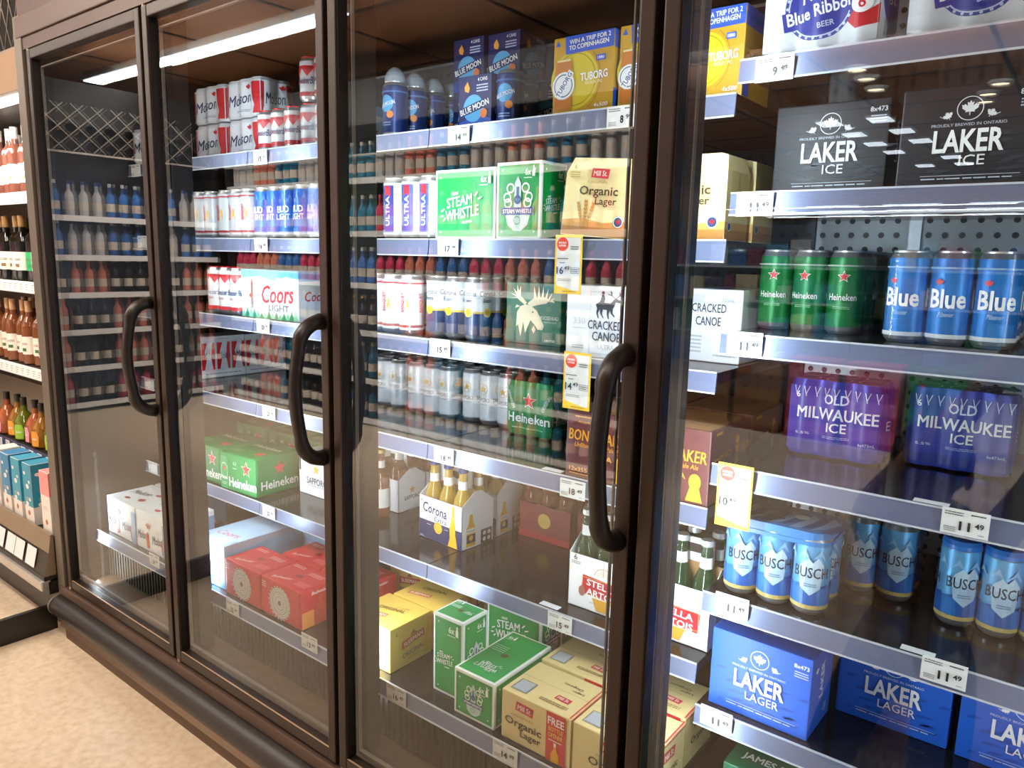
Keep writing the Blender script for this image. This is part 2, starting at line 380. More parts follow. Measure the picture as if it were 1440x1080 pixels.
def perforated(nm, colr):
    m = mat(nm, colr, .42, .3, var=.03); nt = m.node_tree; b = nt.nodes['Principled BSDF']; tc = nt.nodes['Texture Coordinate']
    sep = nt.nodes.new('ShaderNodeSeparateXYZ'); nt.links.new(tc.outputs['Object'], sep.inputs[0])
    def ma(op, a, b_=None):
        n = nt.nodes.new('ShaderNodeMath'); n.operation = op
        for i, q in enumerate((a, b_)):
            if q is None: continue
            if isinstance(q, (int, float)): n.inputs[i].default_value = q
            else: nt.links.new(q, n.inputs[i])
        return n.outputs[0]
    d = []
    for ax in ('X', 'Z'):
        f = ma('SUBTRACT', ma('FRACT', ma('MULTIPLY', sep.outputs[ax], 1 / .032)), .5); d.append(ma('MULTIPLY', f, f))
    hole = ma('LESS_THAN', ma('ADD', d[0], d[1]), .04)
    mx = nt.nodes.new('ShaderNodeMixRGB'); src = b.inputs['Base Color'].links[0].from_socket
    nt.links.new(hole, mx.inputs[0]); nt.links.new(src, mx.inputs[1]); mx.inputs[2].default_value = (.012, .014, .016, 1)
    nt.links.new(mx.outputs[0], b.inputs['Base Color']); return m
mb = MB(); mb.box(XL + .008, XR + .006, CD - .03, CD, .2, 2.05, liner); cpart('back_panel', mb)
mb = MB(); mb.box(XL + .008, -.002, .845, .855, .42, 2.03, perforated('perforated_shaded', '#34363A')); cpart('perforated_panel', mb)  # shade of these bays is put into the darker panel colour
mb = MB(); mb.box(.002, XR + .006, .845, .855, .42, 2.03, perforated('perforated_lit', '#C4CDD4')); cpart('perforated_panel', mb)  # tube light on this bay is put into the paler panel colour
for x in (.215, .47): mb = MB(); mb.box(x - .012, x + .012, .834, .8445, .42, 2.03, mat('shelf_standard', '#C9D1D8', .3, .6)); cpart('shelf_standard', mb)
mb = MB(); mb.box(XL + .008, XR + .006, .03, CD, .165, .2, kick_dark); cpart('cooler_floor', mb)
mb = MB(); mb.box(XL - .055, XR + .07, -.008, .03, .1575, .193, sill_paint, .004); cpart('sill', mb)
# rounded black bumper with scuffs, tan kick strip and dark base
mb = MB()
prof = [(.028, .157)] + [(-.006 - .042 * math.sin(a), .117 + .040 * math.cos(a)) for a in [PI * k / 10 for k in range(0, 11)]] + [(.028, .077)]
n = len(prof); V = [(x, y, z) for x in (XL - .05, XR + .07) for y, z in prof]
mb.add(V, [(i, i + 1, n + i + 1, n + i) for i in range(n - 1)], rubber, True); mb.add(V, [tuple(range(n)), tuple(range(2 * n - 1, n - 1, -1))], rubber)
cpart('bumper', mb)
mb = MB(); V = [(x, y * 1.03 - .002, z) for x in (XL - .062, XL - .049) for y, z in prof]
mb.add(V, [(i, i + 1, n + i + 1, n + i) for i in range(n - 1)], post_grey, True); mb.add(V, [tuple(range(n)), tuple(range(2 * n - 1, n - 1, -1))], post_grey); cpart('bumper_end_cap', mb)
mb = MB(); V = [(x, y, z) for x in (XL - .035, XR + .07) for y, z in ((-.024, .046), (-.004, .080), (.03, .080), (.03, .040))]
mb.add(V, [(0, 1, 5, 4), (1, 2, 6, 5), (2, 3, 7, 6), (3, 0, 4, 7), (0, 3, 2, 1), (4, 5, 6, 7)], kick_metal); cpart('kick_ledge', mb)
mb = MB(); mb.box(XL - .01, XR + .07, -.014, .03, 0.0, .0455, kick_dark); cpart('kick_plate', mb)
# posts between the doors with their tubes
for gx in GAPS[1:4]:
    mb = MB(); mb.box(gx - .030, gx + .030, .048, .112, .2, 2.046, bronze_in, .004); p = cpart('door_post', mb)
    mb = MB(); mb.box(gx - .015, gx + .015, .1125, .1165, .33, 1.79, led_glow); link('led_tube', mb, p)
# dark ribbed air grille under the lowest deck
mb = MB(); mb.box(XL + .008, XR, .15, .17, .2, .35, bronze_in)
for i in range(150):
    x = XL + .02 + i * .02
    if x < XR - .02: mb.box(x, x + .006, .142, .151, .21, .345, mat('grille_rib', '#332C26', .5, .2))
cpart('air_grille', mb)
# doors
pane = pane_mat()
def door(x0, x1, hinge_handle):
    d = cpart('door', None)
    d.location = (-CX + (x0 + x1) / 2, 0, 0); w = (x1 - x0) / 2 - .007
    mb = MB(); t = .026
    for a, b, c, e in ((-w, -w + t, DZ0, DZ1), (w - t, w, DZ0, DZ1)): mb.box(a, b, 0, .040, c, e, bronze, .003)
    for c, e in ((DZ0, DZ0 + .030), (DZ1 - .030, DZ1)): mb.box(-w + t - .001, w - t + .001, .001, .039, c, e, bronze, .003)
    for sx in (-1, 1): mb.box(sx * (w - t - .001) - .002, sx * (w - t - .001) + .002, .004, .03, DZ0 + .03, DZ1 - .03, bronze_in)
    mb.box(-w + t, w - t, .003, .006, DZ0 + .028, DZ0 + .0315, mat('frame_edge', '#C8A98C', .35, .4))
    link('door_frame', mb, d)
    mb = MB(); mb.box(-w + t, w - t, .016, .021, DZ0 + .03, DZ1 - .03, pane); link('glass_pane', mb, d)
    mb = MB(); mb.box(-w + t, w - t, .033, .038, DZ0 + .03, DZ1 - .03, pane_mat('inner_glass', 1.35)); link('inner_glass_pane', mb, d)
    u0, u1, v0, v1 = -w + t + .020, w - t - .020, DZ0 + .052, DZ1 - .052
    mb = MB()
    for a, b, c, e in ((u0, u0 + .0025, v0, v1), (u1 - .0025, u1, v0, v1), (u0, u1, v0, v0 + .003), (u0, u1, v1 - .003, v1)): mb.box(a, b, .023, .031, c, e, gasket)
    link('glass_spacer', mb, d)
    if hinge_handle:
        hx = w - t / 2 - .008; z0, z1 = .962, 1.270; P = []
        for k in range(7): a = PI / 2 * k / 6; P.append((hx, -.004 - .058 * math.sin(a), z1 - .062 * (1 - math.cos(a)) * .9))
        zt, zb = P[-1][2], z0 + .056
        for k in range(1, 8): q = k / 8; P.append((hx, -.062 - .012 * math.sin(PI * q), zt + (zb - zt) * q))
        for k in range(7): a = PI / 2 * (1 - k / 6); P.append((hx, -.004 - .058 * math.sin(a), z0 + .062 * (1 - math.cos(a)) * .9))
        rr = [.019] + [.0165] * 5 + [.0145] * (len(P) - 12) + [.0165] * 5 + [.019]
        mb = MB(); mb.tube(P, rr, handle_blk, 14, 1.0)
        link('door_handle', mb, d)
    for z in (DZ0 - .003, DZ1 + .003):
        mb = MB(); mb.lathe([(.0, -.006), (.006, -.006), (.006, .006), (0, .006)], mat('hinge_pin', '#D8C8B4', .3, .6), 12, Matrix.Translation((-w + .008, .006, z))); link('hinge_pin', mb, d)
for i in range(4): door(GAPS[i], GAPS[i + 1], True)

# shelves: deck, price rail
AZ = [1.716, 1.458, 1.211, 0.942, 0.614]; BZ = [1.770, 1.542, 1.288, 1.035, 0.773, 0.528]
SY = 0.3035
def shelf(x0, x1, z, y, label=None, back=.835):
    s = cpart('shelf', None); s.location = (-CX + (x0 + x1) / 2, 0, 0); w = (x1 - x0) / 2 - .0015
    mb = MB(); mb.box(-w, w, y + .004, back, z - .022, z, deck_metal, .001); link('shelf_deck', mb, s)
    mb = MB(); V = [(x, yy, zz) for x in (-w, w) for yy, zz in ((y - .001, z - .038), (y + .003, z + .001), (y + .006, z + .001), (y + .004, z - .038))]
    mb.add(V, [(0, 1, 5, 4), (1, 2, 6, 5), (2, 3, 7, 6), (3, 0, 4, 7), (0, 3, 2, 1), (4, 5, 6, 7)], rail_metal)
    mb.box(-w, w, y - .003, y, z - .0405, z - .0375, rail_lip); mb.box(-w, w, y + .001, y + .004, z - .001, z + .002, rail_lip)
    link('price_rail', mb, s)
for i in range(3):
    x0 = GAPS[i] + (.010 if i == 0 else 0)
    for z in AZ: shelf(x0, GAPS[i + 1], z, SY)
    shelf(x0, GAPS[i + 1], .390, .1075)
for z in BZ: shelf(0, .755, z, SY)
shelf(0, .755, .275, .20)

# ---------------------------------------------------------------- products
alu = mat('bare_aluminium', '#C9CCD0', .28, .85, var=.03)
WHITE, NAVY, RED, GOLD = '#F4F5F4', '#16265A', '#C8202C', '#D9A83A'
def place(key, fn, name, label, cat, x, y, z, rz=0.0, group=None):
    """one thing that is a single printed carton"""
    me = cached(key, lambda: fn().mesh(name))
    return tag(link(name, me, None, (x, y, z), rz), label, cat, group)

# --- cans
def can_mesh(key, r, h, body, art, metal_base=True):
    def make():
        mb = MB(); b = foil(body) if isinstance(body, str) else body
        k = r / .033
        mb.lathe([(0, .004), (.022 * k, .001), (.025 * k, 0), (.0305 * k, .006), (r, .014)], alu if metal_base else b, 28)
        mb.lathe([(r, .014), (r, h - .017), (r * .985, h - .013), (.0275 * k, h - .004)], [b, b, alu], 28)
        art(Face(mb, Round(r)), r, h)
        return mb.mesh('can')
    return cached('can_' + key, make)
def lid_mesh(r, h, top='#D5D8DC'):
    def make():
        mb = MB(); k = r / .033; m = mat('lid_' + top, top, .28, .8)
        mb.lathe([(.0275 * k, h - .004), (.0282 * k, h - .001), (.0275 * k, h), (.0258 * k, h - .001), (.0245 * k, h - .0055), (0, h - .005)], m, 24)
        mb.box(-.006 * k, .006 * k, -.016 * k, .006 * k, h - .0045, h - .0035, alu)
        return mb.mesh('can_lid')
    return cached('lid_%s_%s_%s' % (r, h, top), make)
def add_can(parent, key, r, h, body, art, x, y, rz=0.0, top='#D5D8DC', z=0.0):
    c = link('can', can_mesh(key, r, h, body, art), parent, (x, y, z), rz)
    link('can_lid', lid_mesh(r, h, top), c); return c

def sleeve_mesh(key, n, m, r, h, skin, art, top=True):
    """printed shrink film around n x m cans; front row on y = 0, origin at the front centre"""
    def make():
        mb = MB(); sc = Scallop(n, r); out = []
        K = n * 18
        for i in range(K + 1):
            a = -n * r + 2 * n * r * i / K; out.append((a, sc.dip(a)))
        front = out
        D = 2 * m * r; back = [(a, D - y) for a, y in front[::-1]]
        s2 = Scallop(m, r); J = m * 18
        right = [(n * r - s2.dip(-m * r + D * j / J) * 1.0, D * j / J) for j in range(1, J)]
        left = [(-x, y) for x, y in right[::-1]]
        ol = front[3:-3] + right[3:-3] + back[3:-3] + left[3:-3]
        cx = [(x * .97, D / 2 + (y - D / 2) * .97) for x, y in ol]; N = len(ol)
        b = foil(skin) if isinstance(skin, str) else skin
        V = [(x, y, .004) for x, y in cx] + [(x, y, .012) for x, y in ol] + [(x, y, h - .014) for x, y in ol] + [(x * .95, D / 2 + (y - D / 2) * .95, h) for x, y in ol]
        mb.add(V, [(k * N + i, k * N + (i + 1) % N, (k + 1) * N + (i + 1) % N, (k + 1) * N + i) for k in range(3) for i in range(N)], b, True)
        mb.add(V, [tuple(range(3 * N, 4 * N)), tuple(range(N - 1, -1, -1))], b)
        f = Face(mb, sc); g = Face(mb, Scallop(m, r, axis='y', side=n * r)); t = Face(mb, Flat((0, D / 2, h + .0003), (1, 0, 0), (0, 1, 0)))
        art(f, g, t, n * r * .955, m * r * .93, h)
        for kx in range(n):                       # can tops pressing through the film
            for ky in range(m): t.l = 1; t.ring(-n * r + r * (2 * kx + 1), -m * r + r * (2 * ky + 1), r * .74, r * .82, '#E4E7EA')
        return mb.mesh('film_sleeve')
    return cached('sleeve_' + key, make)
def sleeve_pack(key, n, m, r, h, skin, art, label, cat, x, y, z, rz=0.0, group=None, name='can_multipack'):
    return tag(link(name, sleeve_mesh(key, n, m, r, h, skin, art), None, (x, y, z), rz), label, cat, group)
def clear_pack(key, n, m, r, h, body, art, label, cat, x, y, z, rz=0.0, group=None, name='can_multipack', top='#D5D8DC', film=True, turn=0.0, topper=None):
    """loose-looking cans held by clear film or a topper; each can is a part"""
    t = thing(name, label, cat, (x, y, z), rz, group)
    rnd = random.Random(key + str(x))
    for j in range(m):
        for i in range(n):
            add_can(t, key, r, h, body, art, -n * r + r * (2 * i + 1), r + 2 * r * j, rnd.uniform(-.14, .14) + turn, top)
    if film:
        def make():
            mb = MB(); w = n * r + .001; d = 2 * m * r + .001; k = r * .8
            out = []
            for cx, cy, a0 in ((w - k, k - .001, -PI / 2), (w - k, d - k, 0), (-w + k, d - k, PI / 2), (-w + k, k - .001, PI)):
                out += [(cx + k * math.cos(a0 + PI / 2 * q / 5), cy + k * math.sin(a0 + PI / 2 * q / 5)) for q in range(6)]
            N = len(out); V = [(x_, y_, z_) for z_ in (.006, h * .5, h - .006) for x_, y_ in out]
            mb.add(V, [(q * N + i, q * N + (i + 1) % N, (q + 1) * N + (i + 1) % N, (q + 1) * N + i) for q in range(2) for i in range(N)], film_mat(), True)
            return mb.mesh('clear_film')
        link('clear_film', cached('film_%d_%d_%s_%s' % (n, m, r, h), make), t)
    if topper: topper(t, n, m, r, h)
    return t

def art_busch(f, r, h):
    B = '#1E66B8'; f.rect(-PI * r, .014, PI * r, .022, '#C9B26A')
    for i in range(9):
        u = -PI * r + i * .0235; f.poly([(u, .022), (u + .030, .022), (u + .030, .05), (u + .018, .062), (u + .008, .052), (u - .002, .058)], '#2A74BE' if i % 2 else '#1C5BA6')
    for i in range(8): u = -PI * r + i * .026; f.poly([(u + .002, h - .045), (u + .014, h - .028), (u + .024, h - .05), (u + .013, h - .038)], '#8FC1E4')
    f.poly([(-.020, .088), (.020, .088), (.016, .056), (0, .042), (-.016, .056)], '#A9C6DA'); f.poly([(-.018, .10), (-.006, .113), (.002, .105), (.010, .116), (.02, .10), (.02, .088), (-.02, .088)], '#BAD4E4')
    for u in (-.069, 0, .069): f.text('BUSCH', u, .086, .056, .0205, '#1B2B45', .02)
    f.fine(0, .062, .02, .008, '#5E7E9A', 2)
def art_blue(f, r, h):
    f.rect(-PI * r, .012, PI * r, .019, '#D7DDE4')
    for u in (-.069, 0, .069): f.text('Blue', u, .078, .056, .032, WHITE, .045); f.text('Pilsener', u, .052, .024, .008, '#BFD6EC', 0, .3); f.leaf(u - .014, .105, .007, '#D23A3A')
    f.rect(-PI * r, h - .03, PI * r, h - .027, '#8FB8DE')
def art_bm(f, r, h):
    f.disc(0, .085, .021, '#4FA3DC'); f.text('BLUE MOON', 0, .083, .05, .010, WHITE, .02, 0, .25); f.disc(.012, .058, .009, '#E88A3C')
    f.fine(0, .035, .03, .012, '#9FB6D8', 2); f.rect(-PI * r, h - .03, PI * r, h - .026, '#3D6FB4')
def art_budlight(f, r, h):
    for i in range(9): f.poly([(-.10 + i * .023, h - .045), (-.092 + i * .023, h - .02), (-.084 + i * .023, h - .045), (-.092 + i * .023, h - .036)], '#5D94DC')
    for u in (-.052, .0, .052): f.text('BUD', u, .088, .040, .020, WHITE, .04); f.text('LIGHT', u, .066, .044, .017, WHITE, .03)
    f.rect(-PI * r, .02, PI * r, .034, '#2F62C4'); f.rect(-PI * r, .013, PI * r, .02, '#C6D2E6')
def art_budweiser(f, r, h):
    f.rect(-PI * r, .014, PI * r, .026, RED); f.rect(-PI * r, h - .034, PI * r, h - .026, RED)
    for i in range(6): f.poly([(-.1 + .034 * i, h - .034), (-.083 + .034 * i, h - .055), (-.066 + .034 * i, h - .034)], '#D7484E')
    for u in (-.055, 0, .055): f.text('Budweiser', u, h * .46, .056, .019, '#273C74', .02, .35); f.fine(u, .052, .03, .008, '#B55', 2)
def art_ultra(f, r, h):
    f.rect(-.019, .016, .019, h - .020, '#1B46A8'); f.poly([(-.008, h - .022), (.010, h - .022), (.010, h - .048), (.001, h - .042), (-.008, h - .048)], '#D8283A')
    f.text('ULTRA', .001, .072, .075, .013, WHITE, .03, 0, PI / 2); f.text('Michelob', -.012, .064, .06, .007, '#A9C3EE', 0, .3, PI / 2)
    f.rect(-PI * r, .012, PI * r, .018, '#B9C2D2')
def art_whitecan(f, r, h):
    f.rect(-PI * r, .02, PI * r, .027, '#9E2630')
    for u in (-.05, .0, .05): f.text('BANQUET', u, .085, .05, .012, '#C5242E', .03, 0, PI / 2); f.poly([(u + .009, .06), (u + .014, .075), (u + .02, .06), (u + .016, .098), (u + .011, .09)], '#E3B24A')
    f.rect(-PI * r, h - .024, PI * r, h - .020, '#B84048')
def art_corona(f, r, h):
    f.rect(-PI * r, .014, PI * r, .068, '#16305E'); f.rect(-PI * r, .068, PI * r, .073, '#D9B84A')
    for u in (-.05, 0, .05): f.text('Corona', u, .117, .042, .013, '#1A2C55', .02, .1); f.text('Extra', u, .100, .024, .010, '#1A2C55', .015, .1); f.disc(u, .070, .011, '#E8C23C'); f.disc(u, .070, .007, '#C69A20')
def art_sapporo(f, r, h):
    for u in (-.052, .0, .052):
        f.star(u, .104, .012, '#D8A93A'); f.ring(u, .104, .014, .0158, '#CDBB86'); f.text('SAPPORO', u, .073, .042, .0115, '#1F2126', .018); f.fine(u, .060, .034, .004, '#888', 1)
def art_heincan(f, r, h):
    for u in (-.069, 0, .069):
        f.star(u, .108, .012, '#F0F0EA'); f.star(u, .108, .0098, '#D42A34'); f.text('Heineken', u, .070, .050, .0125, '#F0F0EA', .025); f.fine(u, .050, .03, .006, '#9FD0AC', 2)
    f.rect(-PI * r, h - .030, PI * r, h - .027, '#9FB8A4')
def art_molsoncan(f, r, h):
    f.poly([(-.03, .014), (.006, .014), (.02, .05), (.004, .078), (.02, .12), (.006, h - .018), (-.03, h - .018)], '#CC1F2E'); f.text('Molson', .022, .082, .04, .018, '#20355E', .01, .3)

# --- printed sleeves
def sl_pbr(f, g, t, w, d, h):
    f.rect(-w, .012, w, h - .014, '#DDE1E6')
    f.poly([(-w, h - .02), (-.055, h - .014), (-.028, .114), (-w, .128)], '#C9202E'); f.poly([(.028, .062), (.06, .030), (w, .036), (w, .066), (.075, .055), (.04, .084)], '#C9202E')
    f.disc(0, .078, .057, '#2A3C96'); f.ring(0, .078, .050, .0522, '#C8D2EE')
    for i in range(26): a = 2 * PI * i / 26; f.l = 6; f.disc(.0535 * math.cos(a), .078 + .0535 * math.sin(a), .0026, '#C8D2EE', 1, 8)
    f.para(-.004, .066, .112, .031, '#2A3C96', 0, .20); f.text('Pabst', -.004, .101, .058, .025, WHITE, .015, .3, .26); f.text('Blue Ribbon', .0, .070, .108, .021, WHITE, .035, 0, .20); f.text('BEER', .012, .046, .026, .009, '#C8D2EE', .02, 0, .18)
    f.disc(.068, .07, .017, '#F6F3F1'); f.text('6', .068, .07, .012, .019, '#C9202E', .03)
    g.rect(-d, .012, d, h - .014, '#DDE1E6'); g.disc(0, .078, .05, '#2A3C96'); g.text('Pabst', 0, .09, .05, .02, WHITE, .02, .3)
def sl_oldmil(f, g, t, w, d, h):
    f.rect(-w, .012, w, h - .014, '#2B3FA0'); f.rect(-w, .012, w, .03, '#24348A')
    f.text('6', -.068, .126, .008, .013, WHITE, .03); f.text('OLD', .004, .121, .046, .020, '#DDE6F6', .03); f.text('MILWAUKEE', .008, .091, .150, .023, WHITE, .03); f.text('ICE', .008, .065, .036, .019, WHITE, .02)
    f.fine(.008, .045, .05, .006, '#A8B6E0', 2); f.text('5.5%', -.055, .048, .026, .005, '#D5DEF4', .01); f.text('6x473mL', .066, .040, .03, .006, '#D5DEF4', .01)
    for i in range(9): u = -w + .01 + i * (2 * w - .02) / 8; f.line((u, h - .014), (u + .005, h - .034), .0014, '#DCE4F4'); f.line((u + .010, h - .014), (u + .004, h - .03), .0012, '#DCE4F4')
    g.rect(-d, .012, d, h - .014, '#2B3FA0'); g.text('ICE', 0, .07, .04, .02, WHITE, .02)
    t.rect(-w * .9, -d * .9, w * .9, d * .9, '#1F3188')
def sl_heineken(f, g, t, w, d, h):
    for q, ww in ((f, w), (g, d)):
        q.rect(-ww, .012, ww, h - .014, '#127A3A'); q.star(.0 if q is f else .01, h * .66, .024, '#F4F4F0'); q.star(.0 if q is f else .01, h * .66, .0205, '#D42A34')
        q.text('Heineken', 0, h * .34, min(ww * 1.85, .15), .026, WHITE, .03)
        for sx in (-1, 1): q.text('HEINEKEN' if sx < 0 else 'ORIGINAL', sx * ww * .78, h * .66, .05, .010, '#DCEBDD', .02, 0, -sx * -1.1)
        q.fine(0, h * .16, ww * 1.4, .006, '#8CC79E', 1)
    t.rect(-w * .9, -d * .9, w * .9, d * .9, '#1B8A48'); t.star(0, 0, .02, '#D42A34')
def sl_molson(f, g, t, w, d, h):
    for q, ww in ((f, w), (g, d)):
        q.rect(-ww, .010, ww, h - .010, '#E6E9EE')
        q.poly([(-ww * .98, .012), (-ww * .88, .012), (-ww * .80, h * .3), (-ww * .88, h * .55), (-ww * .78, h * .86), (-ww * .84, h - .014), (-ww * .98, h - .014)], '#CC1F2E')
        q.poly([(ww * .98, .012), (ww * .62, .012), (ww * .74, h * .3), (ww * .56, h * .6), (ww * .50, h - .014), (ww * .98, h - .014)], '#CC1F2E')
        q.text('Molson', -ww * .16, h * .5, ww * 1.2, h * .28, '#22365F', .015, .35, .1); q.leaf(ww * .32, h * .78, .011, '#CC1F2E'); q.fine(0, h * .2, ww * .8, .008, '#8995AE', 2)
    t.rect(-w * .92, -d * .92, w * .92, d * .92, '#DFE3EA'); t.leaf(0, 0, .02, '#CC1F2E')
def sl_blue(f, g, t, w, d, h): pass

# --- boxes
def b_laker(base, under, name2):
    def make():
        w, d, h = .198, .132, .165
        mb, f, r, l, t = carton(w, d, h, base)
        blotch = under
        rnd = random.Random(name2)
        for i in range(26):
            u, v = rnd.uniform(-.09, .08), rnd.uniform(.012, .085); k = rnd.uniform(.006, .026); f.l = i % 4
            f.poly([(u, v), (u + k, v + .002), (u + k * 1.5, v + .006), (u + k * .7, v + .0075), (u + k * .2, v + .005)], blotch)
        f.l = 5
        f.ring(0, .128, .0175, .0188, WHITE); f.leaf(0, .128, .0125, WHITE)
        for sx in (-1, 1): f.leaf(sx * .030, .118, .0075, WHITE, -sx * .5); f.line((sx * .034, .114), (sx * .042, .118), .0009, WHITE)
        f.text('PROUDLY BREWED IN ONTARIO', 0, .1035, .105, .0045, '#D4DCE8', .01); f.text('LAKER', .002, .078, .100, .036, WHITE, .045); f.text(name2, .010, .0475, .036 if name2 == 'ICE' else .066, .0165, WHITE, .004)
        f.line((-.062, .024), (.078, .024), .0008, '#D4DCE8'); f.fine(.005, .019, .13, .004, '#D4DCE8', 1)
        f.text('8x473', .080, .146, .028, .0085, WHITE, .03); f.fine(.081, .130, .026, .014, '#D4DCE8', 3)
        r.text('LAKER', 0, .10, .075, .02, WHITE, .04, 0, PI / 2); r.leaf(-.035, .13, .009, WHITE); r.ring(.03, .03, .008, .0095, WHITE); r.text('8', .03, .03, .006, .010, WHITE, .02)
        t.ring(0, -.01, .015, .0162, WHITE); t.leaf(0, -.01, .011, WHITE); t.text('LAKER', 0, .03, .07, .018, WHITE, .04, 0, PI); t.fine(-.06, .0, .03, .03, '#D4DCE8', 4)
        return mb
    return make
def b_canoe(w, d, h):
    def make():
        mb, f, r, l, t = carton(w, d, h, '#E9EBEF')
        f.fine(-w * .34, .02, .03, .01, '#A9AEB6', 2); f.text('330', -w * .33, h * .5, .03, .014, '#C4CAD4', .01); f.fine(-w * .33, h * .4, .036, .004, '#C4CAD4', 1)
        cx = -w * .03; f.frame(cx - .034, .008, cx + .062, h - .012, .0012, '#C5CAD3')
        # antlered animal
        f.poly([(cx - .016, .104), (cx + .012, .102), (cx + .024, .108), (cx + .030, .124), (cx + .025, .126), (cx + .016, .117), (cx - .012, .118), (cx - .020, .113)], '#3B404B')
        for pts in ([(-.016, .108), (-.008, .106), (-.014, .095), (-.011, .084), (-.014, .084), (-.018, .095)], [(-.010, .106), (-.002, .104), (-.004, .094), (.001, .085), (-.002, .085), (-.008, .094)], [(.008, .104), (.016, .104), (.012, .093), (.014, .084), (.011, .084), (.008, .093)], [(.014, .105), (.022, .107), (.022, .096), (.028, .090), (.026, .088), (.018, .095)]):
            f.poly([(cx + u, v) for u, v in pts], '#3B404B')
        f.poly([(cx + .024, .122), (cx + .030, .127), (cx + .042, .122), (cx + .041, .118), (cx + .031, .119)], '#3B404B')
        for sx, k in ((-1, .9), (1, 1.0)):
            P = [(cx + .028, .126), (cx + .028 + sx * .010 * k, .133), (cx + .028 + sx * .014 * k, .143)]
            f.line(P[0], P[1], .0014, '#3B404B'); f.line(P[1], P[2], .0014, '#3B404B'); f.line(P[1], (P[1][0] + sx * .010, P[1][1] + .003), .0012, '#3B404B'); f.line(P[1], (P[1][0], P[1][1] + .009), .0012, '#3B404B')
        f.poly([(cx - .010, .117), (cx + .002, .117), (cx + .004, .127), (cx + .001, .134), (cx - .004, .134), (cx - .006, .126)], '#3B404B'); f.disc(cx - .001, .138, .0035, '#3B404B')
        f.text('CRACKED', cx + .006, .070, .085, .019, '#3B404B', .025); f.text('CANOE', cx + .010, .046, .068, .019, '#3B404B', .025); f.text('ULTRA', cx + .010, .024, .040, .010, '#AEB4BF', .01)
        r.text('CRACKED', -.01, h * .74, d * .62, h * .12, '#3B404B', .025); r.text('CANOE', -.01, h * .56, d * .45, h * .12, '#3B404B', .025)
        r.fine(-d * .3, h * .24, .03, .04, '#AEB4BF', 5); r.rect(-d * .5 + .005, h - .030, -d * .5 + .04, h - .012, '#D5D8DE'); r.text('355mL', d * .26, h - .022, .028, .008, '#9AA0AA', .01); r.fine(.03, h * .1, .05, .006, '#AEB4BF', 1)
        t.text('CRACKED CANOE', 0, 0, w * .7, .016, '#3B404B', .02)
        return mb
    return make
def b_moose():
    w, d, h = .165, .13, .148
    mb, f, r, l, t = carton(w, d, h, '#0E6A4A'); C = '#E9DDB4'; f.rect(-w / 2, .0, w / 2, .03, '#0C5A40')
    f.poly([(-.022, .096), (-.004, .092), (.012, .082), (.026, .060), (.034, .046), (.030, .036), (.016, .036), (.006, .048), (-.006, .058), (-.012, .046), (-.022, .026), (-.028, .054), (-.036, .016), (-.044, .046), (-.050, .040), (-.048, .076), (-.038, .09)], C)
    f.poly([(-.038, .090), (-.054, .085), (-.050, .094)], C); f.poly([(.004, .046), (.010, .036), (.004, .026), (-.002, .036)], C)
    for a, b_ in (((-.028, .094), (-.072, .128)), ((-.020, .096), (.066, .100))):   # palms of the antlers
        pass
    f.poly([(-.024, .094), (-.040, .104), (-.050, .112), (-.046, .118), (-.032, .112), (-.018, .100)], C)
    for dx, dy in ((-.071, .108), (-.070, .122), (-.060, .134), (-.048, .142), (-.036, .140)): f.poly([(-.048, .112), (-.036, .112), (dx, dy)], C)
    f.poly([(-.016, .098), (.004, .112), (.030, .116), (.052, .110), (.040, .100), (.018, .096), (-.006, .090)], C)
    for dx, dy in ((.004, .140), (.018, .143), (.032, .141), (.046, .136), (.058, .128), (.068, .116), (.066, .104)): f.poly([(dx * .72, .105), (dx * .72 + .010, .112), (dx, dy)], C)
    f.disc(.002, .078, .0022, '#0E6A4A'); f.text('MOOSEHEAD', .050, .066, .056, .009, '#D9E4D6', .01); f.text('CANADIAN LAGER', .052, .056, .042, .004, '#9FC0AE', .0); f.text('6 BOTTLES', .055, .012, .030, .005, WHITE, .01)
    r.text('MOOSEHEAD', 0, .08, .09, .014, '#D9E4D6', .02)
    return mb
def steam_logo(q, u, v, k, col=WHITE, rot=.16):
    q.text('DRINK', u - .016 * k, v + .026 * k, .018 * k, .006 * k, col, .02, .2, rot); q.text('STEAM', u - .004 * k, v + .012 * k, .068 * k, .019 * k, col, .03, .15, rot); q.text('WHISTLE', u + .004 * k, v - .011 * k, .086 * k, .020 * k, col, .03, .15, rot)
    for a, b_ in (((-.052, -.008), (-.043, -.003)), ((-.054, -.018), (-.046, -.016)), ((-.046, -.026), (-.040, -.020)), ((.036, .020), (.044, .028)), ((.044, .014), (.054, .018))):
        q.line((u + a[0] * k, v + a[1] * k), (u + b_[0] * k, v + b_[1] * k), .003 * k, col)
    q.text('PILSNER', u + .018 * k, v - .028 * k, .026 * k, .005 * k, col, .01, 0, rot)
def steam_six(q, u, v, k, col=WHITE):
    q.text('6x', u, v, .018 * k, .016 * k, col, .03); q.poly([(u + .013 * k, v - .011 * k), (u + .021 * k, v - .011 * k), (u + .021 * k, v + .003 * k), (u + .0185 * k, v + .008 * k), (u + .0185 * k, v + .015 * k), (u + .0155 * k, v + .015 * k), (u + .0155 * k, v + .008 * k), (u + .013 * k, v + .003 * k)], col); q.fine(u, v - .014 * k, .024 * k, .004 * k, col, 1)
